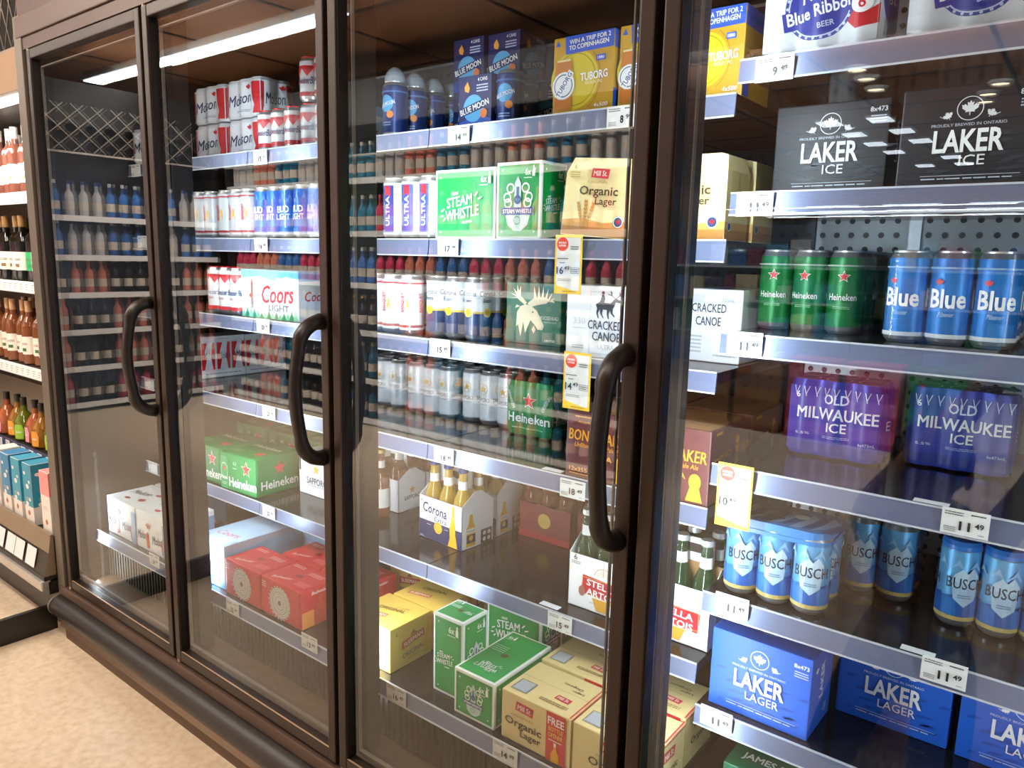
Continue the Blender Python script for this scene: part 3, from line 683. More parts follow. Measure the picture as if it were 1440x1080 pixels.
def steam_emblem(q, u, v, k):
    q.poly([(u - .030 * k, v - .016 * k), (u + .030 * k, v - .016 * k), (u + .022 * k, v - .042 * k), (u + .008 * k, v - .052 * k), (u - .008 * k, v - .052 * k), (u - .022 * k, v - .042 * k)], '#BFD8D0')
    for sx, dy in ((-1, 0), (1, 0), (-.7, .016), (.7, .016), (-.9, -.01), (.9, -.01)): q.ring(u + sx * .024 * k, v + .006 * k + dy * k, .006 * k, .009 * k, '#E4F0E8', 1, 14)
    q.poly([(u - .008 * k, v - .012 * k), (u + .008 * k, v - .012 * k), (u + .007 * k, v + .030 * k), (u, v + .042 * k), (u - .007 * k, v + .030 * k)], '#C9D2D8'); q.rect(u - .003 * k, v - .006 * k, u + .003 * k, v + .024 * k, '#4C6B8A'); q.ring(u, v + .002 * k, .004 * k, .008 * k, '#39508A', 1, 14)
    q.para(u, v - .018 * k, .072 * k, .013 * k, '#2C4F86', 0); q.text('STEAM WHISTLE', u, v - .018 * k, .064 * k, .007 * k, WHITE, .03); q.ring(u, v - .034 * k, .006 * k, .0075 * k, '#5C8A78', 1, 14)
def b_steam(w, d, h, front='script', side='emblem'):
    def make():
        G = '#0B9A48'; mb, f, r, l, t = carton(w, d, h, '#EEF2EE')
        for q, a, b_ in ((f, w / 2, h), (r, d / 2, h), (l, d / 2, h)):
            q.rect(-a + .006, .007, a - .006, b_ - .007, G); q.frame(-a + .010, .011, a - .010, b_ - .011, .0010, '#0A6A34')
            for u in (-a + .017, a - .017): q.star(u, .018, .003, WHITE); q.star(u, b_ - .018, .003, WHITE)
        t.rect(-w / 2 + .006, -d / 2 + .006, w / 2 - .006, d / 2 - .006, G)
        for q, st, a, b_ in ((f, front, w, h), (r, side, d, h), (l, side, d, h)):
            k = min(a / .125, b_ / .085)
            if st == 'script': steam_logo(q, -.01, b_ * .46, min(a / .155, b_ / .085), WHITE, .14); steam_six(q, a / 2 - .032, b_ - .026, min(1, b_ / .12))
            else: steam_emblem(q, 0, b_ * .50, min(a / .095, b_ / .135)); steam_six(q, a / 2 - .034, b_ - .024, .9)
        t.disc(0, .0, min(w, d) * .085, '#5A4A2C', .8); rot = PI / 2 + PI if d > w else PI
        k = min(max(w, d) / .2, min(w, d) / .11) * .72
        c, s_ = (0, -d * .28) if d > w else (w * .26, 0)
        steam_logo(t, c, s_ if d > w else 0, k * .8, WHITE, PI if d > w else PI); steam_six(t, -w * .3, d * .34, .7)
        for i in range(4): t.line((-w * .38, d * (.02 + .035 * i)), (-w * .38 + w * .34, d * (.02 + .035 * i)), .0018, '#BFE6CC')
        return mb
    return make
def mill_plate(q, u, v, w, rot=0): q.para(u, v, w, w * .46, '#C52A3C', .04, rot - .06); q.text('Mill St.', u, v, w * .78, w * .26, '#F6E7D6', .02, .1, rot)
def b_organic_pack():
    """six bottle handle carton"""
    w, d, h = .165, .112, .162; C = '#EBD9A0'
    mb = MB(); cb = ink(C, .45)
    pts = [(-w / 2, 0), (w / 2, 0), (w / 2, h * .80), (w / 2 - .006, h - .004), (w / 2 - .02, h), (-w / 2 + .012, h), (-w / 2 + .002, h * .8)]
    V = [(x, y + (.012 if z > h * .85 else 0) * (1 if y == 0 else -1), z) for y in (0, d) for x, z in pts]; n = len(pts)
    mb.add(V, [tuple(range(n)), tuple(range(2 * n - 1, n - 1, -1))] + [(i, n + i, n + (i + 1) % n, (i + 1) % n) for i in range(n)], cb)
    f = Face(mb, Flat((0, 0, 0), (1, 0, 0), (0, 0, 1))); r = Face(mb, Flat((w / 2, d / 2, 0), (0, 1, 0), (0, 0, 1)))
    H = h * .84
    f.rect(-w / 2 + .001, .002, w / 2 - .001, .020, '#B9803C'); f.poly([(-w / 2 + .001, .020), (w / 2 - .001, .020), (w / 2 - .001, .036), (.02, .030), (-.03, .038), (-w / 2 + .001, .032)], '#D6A054')
    mill_plate(f, .004, H - .006, .042); f.text('ORIGINAL', .0, H - .024, .05, .005, '#B08A48', .01); f.text('Organic', .004, H - .044, .094, .024, '#4A3A1E', .035); f.text('Lager', .024, H - .064, .052, .020, '#4A3A1E', .03)
    for dx, rt, k in ((-.034, .25, 1), (-.024, 0, 1.15), (-.014, -.25, 1)):
        for j in range(5):
            for sx in (-1, 1): f.l = 6 + j % 3; f.poly(rotp([(0, 0), (sx * .0042, .004), (sx * .003, .010), (0, .006)], rt, dx - math.sin(rt) * .0075 * j * k, .036 + .0068 * j * k), '#C08A2E')
        f.line((dx, .036), (dx * .9 - .002, .016), .0012, '#C08A2E')
    f.disc(.058, .034, .012, '#2B4A7A'); f.ring(.058, .034, .0095, .0115, WHITE); f.leaf(.058, .034, .006, '#C8202C'); f.text('6', -w / 2 + .026, H + .006, .007, .010, '#8A6A30', .02); f.fine(-w / 2 + .026, H - .010, .024, .014, '#B79A58', 3)
    r.rect(-d / 2 + .001, .002, d / 2 - .001, .020, '#B9803C'); r.rect(-d / 2 + .001, .02, d / 2 - .001, .034, '#D6A054')
    r.disc(-.036, .026, .009, '#2B4A7A'); r.ring(-.036, .026, .007, .0085, WHITE)
    for dy in (-.020, .020): r.poly([(dy - .017, h * .8), (dy - .017, .06), (dy - .012, .052), (dy + .012, .052), (dy + .017, .06), (dy + .017, h * .8)], '#E0C988')
    return mb
def b_organic_case(free=True):
    def make():
        w, d, h = .178, .14, .112
        mb, f, r, l, t = carton(w, d, h, '#DFC98E')
        u0 = -.028 if free else 0
        mill_plate(f, u0, h - .026, .046); f.text('ORIGINAL', u0 - .004, h - .047, .06, .005, '#B08A48', .01); f.text('Organic', u0 - .002, h - .066, .096, .023, '#3E3018', .035); f.text('Lager', u0 + .018, h - .086, .054, .020, '#3E3018', .03)
        if free:
            f.rect(.030, .001, .078, h - .001, '#CF2A30'); f.text('FREE', .054, h - .020, .040, .017, WHITE, .03); f.text('BOTTLE', .054, h - .038, .036, .010, '#F4C74A', .02); f.text('OPENER', .054, h - .051, .036, .010, '#F4C74A', .02); f.fine(.054, h - .062, .034, .006, '#F3D9C8', 1)
            f.poly([(.044, .002), (.064, .002), (.064, .020), (.057, .032), (.057, .044), (.051, .044), (.051, .032), (.044, .020)], '#E6A51E'); f.rect(.051, .038, .057, .046, '#F2F0E6')
        for q, a in ((r, d),): mill_plate(q, 0, h - .03, .05); q.text('Organic', 0, .045, .08, .02, '#3E3018', .03); q.line((-a / 2, h - .002), (a / 2, h - .002), .003, '#CF2A30')
        t.rect(-w / 2 + .014, -d * .38, -w / 2 + .052, -d * .10, '#8E98A4'); t.frame(-w / 2 + .012, -d * .40, -w / 2 + .054, -d * .08, .0014, '#3A4048')
        for i in range(9): t.l = 4; t.rect(-w / 2 + .016, -d * .36 + i * .004, -w / 2 + .050, -d * .36 + i * .004 + .0018, '#D8DCE0')
        t.l = 5; mill_plate(t, .038, -d * .16, .036); t.text('Organic', .03, d * .22, .05, .010, '#3E3018', .02, 0, PI); t.text('Lager', .05, d * .12, .03, .008, '#3E3018', .02, 0, PI); t.fine(.03, -d * .34, .07, .012, '#8A7440', 2)
        t.line((w / 2 - .003, -d / 2), (w / 2 - .003, d / 2), .003, '#CF2A30'); t.line((-w / 2, d * .02), (w / 2, d * .02), .0009, '#A88F58')
        return mb
    return make
def b_sleeman():
    w, d, h = .16, .145, .115; mb, f, r, l, t = carton(w, d, h, '#D8B050')
    for q, a in ((f, w), (r, d), (l, d)):
        q.para(.006, h * .56, a * .55, .020, '#C4453A', .05, .16); q.text('SLEEMAN', .006, h * .56, a * .46, .011, '#F8E6C6', .03, 0, .16); q.poly([(-.006, h * .66), (.0, h * .72), (.006, h * .78), (.012, h * .72), (.02, h * .68)], '#8A4A2A')
        q.text('ORIGINAL', .006, h * .29, a * .52, .013, '#5A3E16', .02, 0, .1); q.text('LAGER', .006, h * .17, a * .26, .006, '#8A6A30', .01, 0, .1); q.text('6', -a * .36, h * .84, .007, .010, '#5A3E16', .02)
    r.poly([(d / 2 - .004, .012), (d / 2 - .03, .012), (d / 2 - .03, h * .5), (d / 2 - .022, h * .66), (d / 2 - .022, h - .01), (d / 2 - .004, h - .01)], '#D59A24')
    t.para(-.02, -.03, .07, .018, '#C4453A', .05, .2); t.text('SLEEMAN', -.02, -.03, .06, .010, '#F8E6C6', .03, 0, .2); t.text('ORIGINAL', .0, .01, .08, .014, '#5A3E16', .02, 0, .2); t.text('LAGER', .02, .03, .04, .007, '#8A6A30', .01, 0, .2)
    return mb
def b_tuborg(w):
    def make():
        d, h = .136, .158; mb, f, r, l, t = carton(w, d, h, '#C79A22'); k = w / .15
        f.disc(-.02 * k, .070, .060 * k, '#D8C224'); f.rect(-w / 2 + .0005, .0005, w / 2 - .0005, .002, '#C9AE22'); f.ring(-.02 * k, .070, .052 * k, .053 * k, '#6E5A10'); f.ring(-.03 * k, .070, .074 * k, .075 * k, '#8A5E14', 1, 28, -.9, .9)
        f.poly([(-w / 2 + .030 * k, h - .001), (w / 2 - .001, h - .001), (w / 2 - .001, h - .034), (-w / 2 + .032 * k, h - .036)], '#2B57C8'); f.poly([(-w / 2 + .012, h - .006), (-w / 2 + .018, h - .018), (-w / 2 + .006, h - .018)], '#2B57C8')
        f.text('WIN A TRIP FOR 2', .016 * k, h - .011, .100 * k, .009, WHITE, .03, 0, .04); f.text('TO COPENHAGEN', .014 * k, h - .023, .096 * k, .009, WHITE, .03, 0, .04)
        x = -.046 * k; f.poly([(x - .021 * k, .012), (x + .019 * k, .012), (x + .021 * k, .020), (x + .021 * k, .100), (x + .017 * k, .110), (x - .017 * k, .110), (x - .021 * k, .100)], '#C7772A'); f.rect(x - .017 * k, .108, x + .017 * k, .112, '#E9D79A')
        f.disc(x, .060, .028 * k, '#EEF2F6'); f.ring(x, .060, .021 * k, .0235 * k, '#5A6E92'); f.para(x + .002, .062, .062 * k, .015, '#F2F5F9', 0, .95); f.text('TUBORG', x + .002, .062, .056 * k, .011, '#1E3F86', .03, 0, .95)
        f.text('TUBORG', .030 * k, .073, .066 * k, .016, WHITE, .035, 0, .03); f.text('GOLD  FC', .030 * k, .060, .042 * k, .006, '#F2E9C8', .01); f.rect(w / 2 - .040 * k, h - .058, w / 2 - .018 * k, h - .047, '#2B57C8'); f.text('1880', w / 2 - .029 * k, h - .0525, .016 * k, .006, WHITE, .02); f.text('4x500', w / 2 - .026 * k, .014, .034 * k, .008, WHITE, .01, .2)
        r.rect(-d / 2 + .001, h - .036, d / 2 - .001, h - .001, '#2B57C8'); r.text('TUBORG', 0, .07, .08, .018, WHITE, .03); r.rect(-d / 2 + .001, .001, -d / 2 + .03, .045, '#2B57C8')
        return mb
    return make
def b_bluemoon():
    w, d, h = .105, .118, .135; mb, f, r, l, t = carton(w, d, h, '#16245C')
    for q, a in ((f, w), (r, d)):
        q.poly([(-a / 2 + .001, .001), (a / 2 - .001, .001), (a / 2 - .001, .030), (.01, .045), (-a / 2 + .001, .026)], '#1F49A6'); q.disc(-.004, .058, .032, '#57A8DE'); q.para(.0, .060, .098, .020, '#16245C', 0, .24); q.text('BLUE MOON', .0, .060, .092, .014, WHITE, .03, 0, .24)
        q.disc(.030, .044, .011, '#E07A34'); q.poly([(-.022, h - .014), (-.014, h - .030), (-.018, h - .040), (-.030, h - .036), (-.032, h - .026)], '#E8A23C'); q.text('4 CANS', .026, h - .012, .030, .008, WHITE, .02); q.fine(.026, h - .032, .036, .020, '#C9D4EE', 3)
    return mb
def b_molson12():
    w, d, h = .215, .17, .137; mb, f, r, l, t = carton(w, d, h, '#E8EAEC')
    for u in (-.055, .05):
        f.text('Molson', u - .006, .052, .080, .030, '#2B3550', .01, .35, .1); f.poly([(u + .022, .010), (u + .040, .014), (u + .036, .060), (u + .026, .070), (u + .014, .05)], '#C03038')
    f.leaf(-.02, .09, .016, '#C03038'); t.text('Molson', -.03, .01, .10, .032, '#4A5060', .01, .35, .2); t.disc(.05, .03, .018, '#B53A40', .5); t.leaf(.05, -.035, .020, '#B53A40'); t.disc(-.02, -.05, .016, '#B53A40', .5)
    f.rect(w / 2 - .03, .001, w / 2 - .001, h - .02, '#7DA6CC'); r.rect(-d / 2 + .001, .001, d / 2 - .001, h - .02, '#7DA6CC'); l.fine(0, .05, .1, .04, '#9aa', 4)
    return mb
def b_molson6():
    w, d, h = .185, .125, .158; mb, f, r, l, t = carton(w, d, h, '#DDE1E8')
    for i in range(3):
        u = -w / 2 + w / 6 + i * w / 3
        f.poly([(u - .026, .032), (u - .014, .032), (u - .005, h * .45), (u - .014, h * .62), (u - .002, h - .024), (u - .026, h - .024)], '#CC1F2E'); f.poly([(u + .028, .032), (u + .020, .032), (u + .012, h * .5), (u + .018, h - .024), (u + .028, h - .024)], '#CC1F2E'); f.text('Mo' if i == 2 else 'Molson', u + .006, h * .54, .030 if i == 2 else .046, .026, '#22365F', .01, .35, .1)
        f.rect(u - .0305, .030, u - .029, h - .02, '#A9B2C2')
    f.rect(-w / 2 + .002, .004, w / 2 - .002, .028, '#F3F4F6'); f.fine(0, .016, w * .8, .008, '#99A2B6', 1); f.fine(0, h - .010, .06, .006, '#B7A0A4', 1); f.line((-w / 2, h - .020), (w / 2, h - .020), .001, '#A9B2C2')
    r.text('Molson', 0, h / 2, .09, .03, '#22365F', .01, .35)
    return mb
def b_coors():
    w, d, h = .300, .135, .152; mb, f, r, l, t = carton(w, d, h, '#D9E1EA')
    f.poly([(-w / 2 + .001, h - .001), (w / 2 - .001, h - .001), (w / 2 - .001, h - .026), (.09, h - .018), (.03, h - .034), (-.05, h - .020), (-w / 2 + .001, h - .03)], '#5AA5DC')
    f.poly([(-.03, h * .62), (.05, h - .022), (.075, h - .034), (.10, h - .026), (w / 2 - .005, h * .55)], '#B9CCDC')
    for i in range(15):
        u = -w / 2 + .012 + i * .0195; k = .018 + .012 * ((i * 7) % 5) / 5 + (.012 if i < 4 or i > 12 else 0); f.l = 3 + i % 3; f.poly([(u - .013, .001), (u + .013, .001), (u, k)], '#2E8A5A' if i % 2 else '#7FBF9A')
    f.l = 7; f.text('Coors', .045, h * .52, .165, .056, '#C83038', .025, .25, .04); f.text('LIGHT', .05, h * .24, .105, .020, '#5A6470', .03); f.leaf(-.094, h * .45, .012, '#C83038'); f.rect(-w / 2 + .055, .03, -w / 2 + .066, h - .03, '#9C6A5A'); f.fine(-.096, h * .25, .024, .02, '#7C8EA0', 3)
    t.rect(-w / 2 + .01, -d / 2 + .01, w / 2 - .01, d / 2 - .01, '#8DB9DC'); t.text('Coors LIGHT', .0, 0, .16, .03, '#E9F1F8', .02, .2); r.rect(-d / 2 + .001, h - .03, d / 2 - .001, h - .001, '#5AA5DC'); r.text('Coors', 0, h * .5, .09, .03, '#C83038', .02, .25)
    return mb
def b_bud12():
    w, d, h = .186, .13, .112; mb, f, r, l, t = carton(w, d, h, '#C4202C', .006)
    f.disc(-.004, h * .47, .047, '#D8D2CE')
    for i in range(6): f.ring(-.004, h * .47, .012 + i * .0065, .0145 + i * .0065, '#9A948F' if i % 2 else '#B9B2AD')
    f.disc(-.004, h * .47, .008, '#7A7470')
    for i in range(22): a = 2 * PI * i / 22; f.l = 9; f.poly([(-.004 + .047 * math.cos(a - .1), h * .47 + .047 * math.sin(a - .1)), (-.004 + .052 * math.cos(a), h * .47 + .052 * math.sin(a)), (-.004 + .047 * math.cos(a + .1), h * .47 + .047 * math.sin(a + .1))], '#D8D2CE')
    f.fine(-.075, h - .02, .02, .02, '#E8B9B6', 3); f.line((w / 2 - .004, .004), (w / 2 - .004, h - .004), .003, '#9C1420')
    t.disc(0, .0, .015, '#8A1420', .6); t.text('Budweiser', -.03, -.035, .07, .014, '#F0C9C4', .01, .3, .3); t.fine(.04, .03, .06, .02, '#E8A9A4', 3); t.fine(-.05, .04, .05, .016, '#E8A9A4', 2)
    t.rect(.03, -.045, .08, -.02, '#D85058')
    r.poly([(-.02, .004), (.02, .004), (.014, .05), (.006, .07), (.006, h - .02), (-.006, h - .02), (-.006, .07), (-.014, .05)], '#C83A30'); r.rect(-d / 2 + .002, .002, -.022, .05, '#E08A3C'); r.rect(.022, .002, d / 2 - .002, .04, '#D8D6D2'); r.text('Budweiser', 0, h - .014, .06, .010, '#F3DAD6', .02, .3)
    return mb
def b_hein12(w=.225):
    def make():
        d, h = .19, .132; mb, f, r, l, t = carton(w, d, h, '#128241', .010)
        f.star(.050, h * .68, .028, '#EAF2E8'); f.star(.050, h * .68, .0245, '#D8303A'); f.text('Heineken', .028, h * .27, .15, .034, WHITE, .035, 0, .03); f.text('6.5', -.012, h * .76, .018, .012, '#BFE2C8', .02); f.fine(-.012, h * .63, .022, .005, '#BFE2C8', 1)
        f.poly([(-w / 2 + .008, .006), (-w / 2 + .046, .006), (-w / 2 + .050, .02), (-w / 2 + .050, h - .028), (-w / 2 + .042, h - .014), (-w / 2 + .012, h - .014), (-w / 2 + .006, h - .028), (-w / 2 + .006, .02)], '#2F9A58'); f.ring(-w / 2 + .028, h * .5, .018, .0195, '#CFE6D2', 1.5); f.star(-w / 2 + .028, h * .58, .011, '#D8303A'); f.text('Heine', -w / 2 + .028, h * .34, .036, .014, WHITE, .03); f.fine(-w / 2 + .028, h * .18, .026, .01, '#BFE2C8', 2)
        t.star(.05, -.04, .026, '#D8303A'); t.text('Heineken', .0, .03, .14, .026, '#CDE8D2', .03); t.fine(-.06, -.05, .06, .03, '#5DB57C', 3); t.rect(-.09, .055, -.02, .075, '#0E6A34')
        r.star(0, h * .66, .026, '#D8303A'); r.text('Heineken', 0, h * .28, .15, .03, WHITE, .035); l.star(0, h * .66, .026, '#D8303A'); l.text('Heineken', 0, h * .28, .15, .03, WHITE, .035)
        return mb
    return make
def b_sapporo12():
    w, d, h = .20, .14, .145; mb, f, r, l, t = carton(w, d, h, '#E7E9EC'); f.star(-.008, h * .64, .020, '#E0B53C'); f.ring(-.008, h * .64, .023, .026, '#D9D2BE'); f.text('SAPPORO', -.006, h * .35, .105, .024, '#23252B', .02); f.fine(-.006, h * .24, .09, .005, '#999', 1); f.rect(-w / 2 + .004, h * .55, -w / 2 + .012, h - .02, '#30343C')
    r.text('SAPPORO', 0, h * .4, .09, .02, '#23252B', .02); r.star(0, h * .66, .018, '#E0B53C'); return mb
def b_bones():
    w, d, h = .165, .20, .152; mb, f, r, l, t = carton(w, d, h, '#5E2A2C'); Y = '#D9952A'
    f.fine(-w * .22, h - .014, .05, .007, Y, 1); f.text('Amsterdam', -w * .22, h - .025, .036, .006, Y, .01, .2)
    f.text('BONESHAKER', .0, h * .64, .152, .024, Y, .03, .1); f.text('Unfiltered India Pale Ale', .0, h * .50, .12, .010, Y, .015, .2); f.text('12x355', -w * .30, .020, .046, .010, Y, .02); f.fine(-w * .28, .010, .05, .004, Y, 1)
    f.disc(w * .33, .046, .013, Y, 1.3); f.poly([(w * .33 - .010, .034), (w * .33 + .010, .034), (w * .33 + .018, .006), (w * .33 - .018, .006)], Y); f.text('IPA', .02, h * .36, .03, .012, Y, .02)
    r.text('BONESHAKER', -.035, h * .55, .085, .026, Y, .03, .1, .12); r.text('IPA', -.04, h * .34, .04, .016, Y, .02); r.disc(.035, h * .76, .010, Y); r.poly([(.025, h * .68), (.045, h * .68), (.042, h * .48), (.048, h * .26), (.038, h * .26), (.036, h * .44), (.030, h * .26), (.024, h * .26), (.030, h * .48)], Y); r.text('BONESHAKER', .074, h * .62, .044, .018, Y, .03); r.rect(-d / 2 + .02, h - .012, -d / 2 + .05, h - .006, Y)
    t.rect(-w / 2 + .004, -d / 2 + .004, w / 2 - .004, d / 2 - .004, '#A5764A')
    for i in range(7): t.line((-w / 2 + .01, -d / 2 + .02 + i * .028), (w / 2 - .01, -d / 2 + .012 + i * .028), .0016, '#7A5030')
    return mb
def b_james():
    w, d, h = .26, .13, .137; mb, f, r, l, t = carton(w, d, h, '#0F6A48'); t.text('JAMES READY', -.03, -.02, .15, .026, WHITE, .03); t.poly([(-.02, .015), (.10, .025), (.11, .05), (-.01, .045)], '#C8303A'); t.rect(-.06, .01, -.03, .05, '#123'); f.text('JAMES READY', 0, h * .6, .18, .03, WHITE, .03); return mb

# --- bottle carriers: board, each bottle a part
def bottle_mesh(key, r, h, glass, label_col, cap, sub=None):
    def make():
        mb = MB(); g = bottle_glass('glass_' + glass, glass)
        mb.lathe([(0, .003), (r * .8, 0), (r, .006), (r, h * .52), (r * .9, h * .60), (r * .5, h * .72), (r * .42, h * .93), (r * .46, h * .95)], g, 20)
        mb.lathe([(r * .47, h * .945), (r * .52, h * .955), (r * .48, h), (0, h)], mat('cap_' + cap, cap, .35, .5), 20)
        if label_col: mb.lathe([(r + .0004, h * .16), (r + .0004, h * .44)], ink(label_col), 20); mb.lathe([(r * .5, h * .735), (r * .46, h * .84)], ink(label_col), 20)
        return mb.mesh('bottle')
    return cached('bottle_' + key, make)
def carrier(key, label, x, y, z, rz, board, art, bottle, w=.178, d=.128, h=.135, hb=.225, group=None, handle=True):
    t = thing('bottle_carrier', label, 'beer carrier', (x, y, z), rz, group)
    def make():
        mb = MB(); c = ink(board, .5); k = .0016
        side = [(0, 0), (d, 0), (d, h * .78), (d * .62, h), (d * .38, h), (0, h * .78)]
        for x0, x1 in ((-w / 2, -w / 2 + k), (w / 2 - k, w / 2)):
            V = [(xx, yy, zz) for xx in (x0, x1) for yy, zz in side]; n = len(side)
            mb.add(V, [tuple(range(n)), tuple(range(2 * n - 1, n - 1, -1))] + [(i, (i + 1) % n, n + (i + 1) % n, n + i) for i in range(n)], c)
        mb.box(-w / 2, w / 2, 0, k, 0, h * .78, c); mb.box(-w / 2, w / 2, d - k, d, 0, h * .78, c); mb.box(-w / 2, w / 2, 0, d, 0, k, c)
        mb.box(-w / 2 + k, w / 2 - k, d / 2 - k, d / 2 + k, k, h * 1.0, mat('raw_board', '#B58B5A', .7))
        f = Face(mb, Flat((0, 0, 0), (1, 0, 0), (0, 0, 1))); r = Face(mb, Flat((w / 2, d / 2, 0), (0, 1, 0), (0, 0, 1)))
        art(f, r, w, d, h); return mb.mesh('carrier_board')
    link('carrier_board', cached('carrier_' + key, make), t)
    if handle:
        def mh():
            mb = MB(); c = ink(board, .5)
            mb.box(-w * .36, w * .36, d / 2 - .0014, d / 2 + .0014, h * .9, h * 1.32, c); mb.box(-.035, .035, d / 2 - .002, d / 2 + .002, h * 1.12, h * 1.24, mat('hand_hole', '#3A3430', .8)); return mb.mesh('carrier_handle')
        link('carrier_handle', cached('handle_' + key, mh), t)
    for j in (0, 1):
        for i in range(3): link('bottle', bottle_mesh(*bottle), t, (-w / 3 + i * w / 3, d * (.26 + .48 * j), .003))
    return t
def art_corona_c(f, r, w, d, h):
    H = h * .78; f.rect(-w / 2 + .001, .001, w / 2 - .001, H * .44, '#26305C'); f.text('Corona', -.022, H * .74, .100, .030, '#1E2A55', .035, .1, -.05); f.text('Extra', .002, H * .53, .05, .014, '#1E2A55', .015, .1, -.05)
    f.disc(-.008, H * .34, .017, '#E3B83A'); f.ring(-.008, H * .34, .012, .0135, '#B98A1C'); f.fine(-.045, H * .36, .018, .003, WHITE, 1); f.fine(.026, H * .36, .014, .003, WHITE, 1); f.text('6', -w / 2 + .012, H * .9, .006, .010, '#1E2A55', .02); f.text('355mL', -w / 2 + .014, .006, .018, .005, WHITE, .01)
    u = w / 2 - .034; f.poly([(u - .020, .001), (u + .018, .001), (u + .016, .014), (u + .010, .040), (u + .010, .060), (u + .005, .082), (u + .004, H - .004), (u - .004, H - .004), (u - .006, .082), (u - .014, .056), (u - .012, .026)], '#E8B020')
    r.poly([(-d * .36, .006), (-d * .36 + .036, .006), (-d * .36 + .036, .058), (-d * .36 + .026, .076), (-d * .36 + .024, .098), (-d * .36 + .012, .098), (-d * .36 + .010, .076), (-d * .36, .058)], '#E3AE22'); r.rect(-d * .36 + .001, .044, -d * .36 + .035, .058, '#F3F0E4'); r.text('Corona', -d * .36 + .018, .051, .028, .006, '#1E2A55', .02); r.rect(-d * .36 + .001, .016, -d * .36 + .035, .040, '#26305C'); r.disc(-d * .36 + .018, .030, .008, '#E3B83A')
    r.rect(.012, .002, d / 2 - .006, .044, '#2A2D3C')
    for i in range(2):
        for j in range(2): r.disc(.026 + i * .018, .014 + j * .018, .0062, '#E9E6DA')
def art_stella_c(f, r, w, d, h):
    H = h * .78
    f.text('6', -w / 2 + .018, H * .94, .009, .013, '#2A2A2A', .02); f.fine(-w / 2 + .020, H * .84, .026, .008, '#777', 2)
    f.poly([(-.010, H * .70), (.0, H * .78), (.010, H * .84), (.020, H * .78), (.030, H * .70)], '#EDE6D8'); f.ring(.010, H * .66, .024, .0255, '#B7A06A', 1, 20, .2, PI - .2)
    f.para(.008, H * .46, .110, .044, '#C2202C', .02, -.06); f.frame(-.046, H * .30, .062, H * .62, .0012, '#D8B66A'); f.text('STELLA', .008, H * .52, .084, .016, WHITE, .035, 0, -.06); f.text('ARTOIS', .008, H * .35, .084, .016, WHITE, .035, 0, -.06)
    f.disc(-.046, H * .34, .009, '#A56A5A', 1.4); f.fine(.01, H * .17, .07, .005, '#BBB', 1)
    f.poly([(-.018, H * .27), (.034, H * .27), (.022, .006), (-.006, .006)], '#D9A23C'); f.line((.010, H * .7), (.010, h * .78), .0008, '#888')
    r.text('STELLA', 0, H * .6, .07, .014, '#C2202C', .03)
def art_sap_c(f, r, w, d, h):
    H = h * .78; f.star(.02, H * .62, .016, '#D8A93A'); f.text('SAPPORO', .0, H * .36, .09, .02, '#33353B', .02); r.star(0, H * .62, .015, '#D8A93A'); r.text('SAPPORO', 0, H * .40, .07, .014, '#33353B', .02)

# ---------------------------------------------------------------- stocking the shelves
A1, A2, A3, A4, A5 = AZ; B1, B2, B3, B4, B5, B6 = BZ; A6 = .390; B7 = .275
EPS = .0008
def S(*a, **k): return sleeve_pack(*a, **k)
R33, H47, H35 = .033, .157, .122
# right-hand door
S('pbr', 3, 2, R33, H47, '#DDE1E6', sl_pbr, 'white, blue and red can six-pack, left one on the top right shelf', 'beer six-pack', .123, .330, B1 + EPS)
S('pbr', 3, 2, R33, H47, '#DDE1E6', sl_pbr, 'white, blue and red can six-pack cut off by the top right corner', 'beer six-pack', .354, .330, B1 + EPS)
place('laker_ice', b_laker('#23272E', '#343B45', 'ICE'), 'beer_case', 'black beer case with white maple leaf, left one behind the glass on second right shelf', 'beer case', .130, .430, B2 + EPS)
place('laker_ice', b_laker('#23272E', '#343B45', 'ICE'), 'beer_case', 'black beer case with white maple leaf, right one, slightly nearer the glass', 'beer case', .352, .400, B2 + EPS)
clear_pack('heinc', 3, 2, R33, H47, '#14783A', art_heincan, 'green can six-pack with red stars standing in for a reflection, left of the bright blue cans', 'beer six-pack', .103, .455, B3 + EPS, film=False)  # both green packs stand in for cans mirrored in the glass
clear_pack('heinc', 3, 2, R33, H47, '#14783A', art_heincan, 'green can six-pack with red stars standing in for a reflection, one row behind, left of blue cans', 'beer six-pack', .110, .600, B3 + EPS)
def blue_top(t, n, m, r, h): pass
clear_pack('blue', 3, 2, R33, H47, '#1E78C8', art_blue, 'six-pack of bright blue tall cans in clear film on third right shelf', 'beer six-pack', .354, .385, B3 + EPS)
clear_pack('blue', 3, 2, R33, H47, '#1E78C8', art_blue, 'six-pack of bright blue tall cans in the row behind', 'beer six-pack', .354, .525, B3 + EPS)
S('oldmil', 3, 2, .030, H47, '#2B3FA0', sl_oldmil, 'dark blue shrink-wrapped six-pack, left one, standing back on the fourth right shelf', 'beer six-pack', .166, .490, B4 + EPS)
S('oldmil', 3, 2, .030, H47, '#2B3FA0', sl_oldmil, 'dark blue shrink-wrapped six-pack, right one, standing back behind the loose rail card', 'beer six-pack', .372, .560, B4 + EPS)
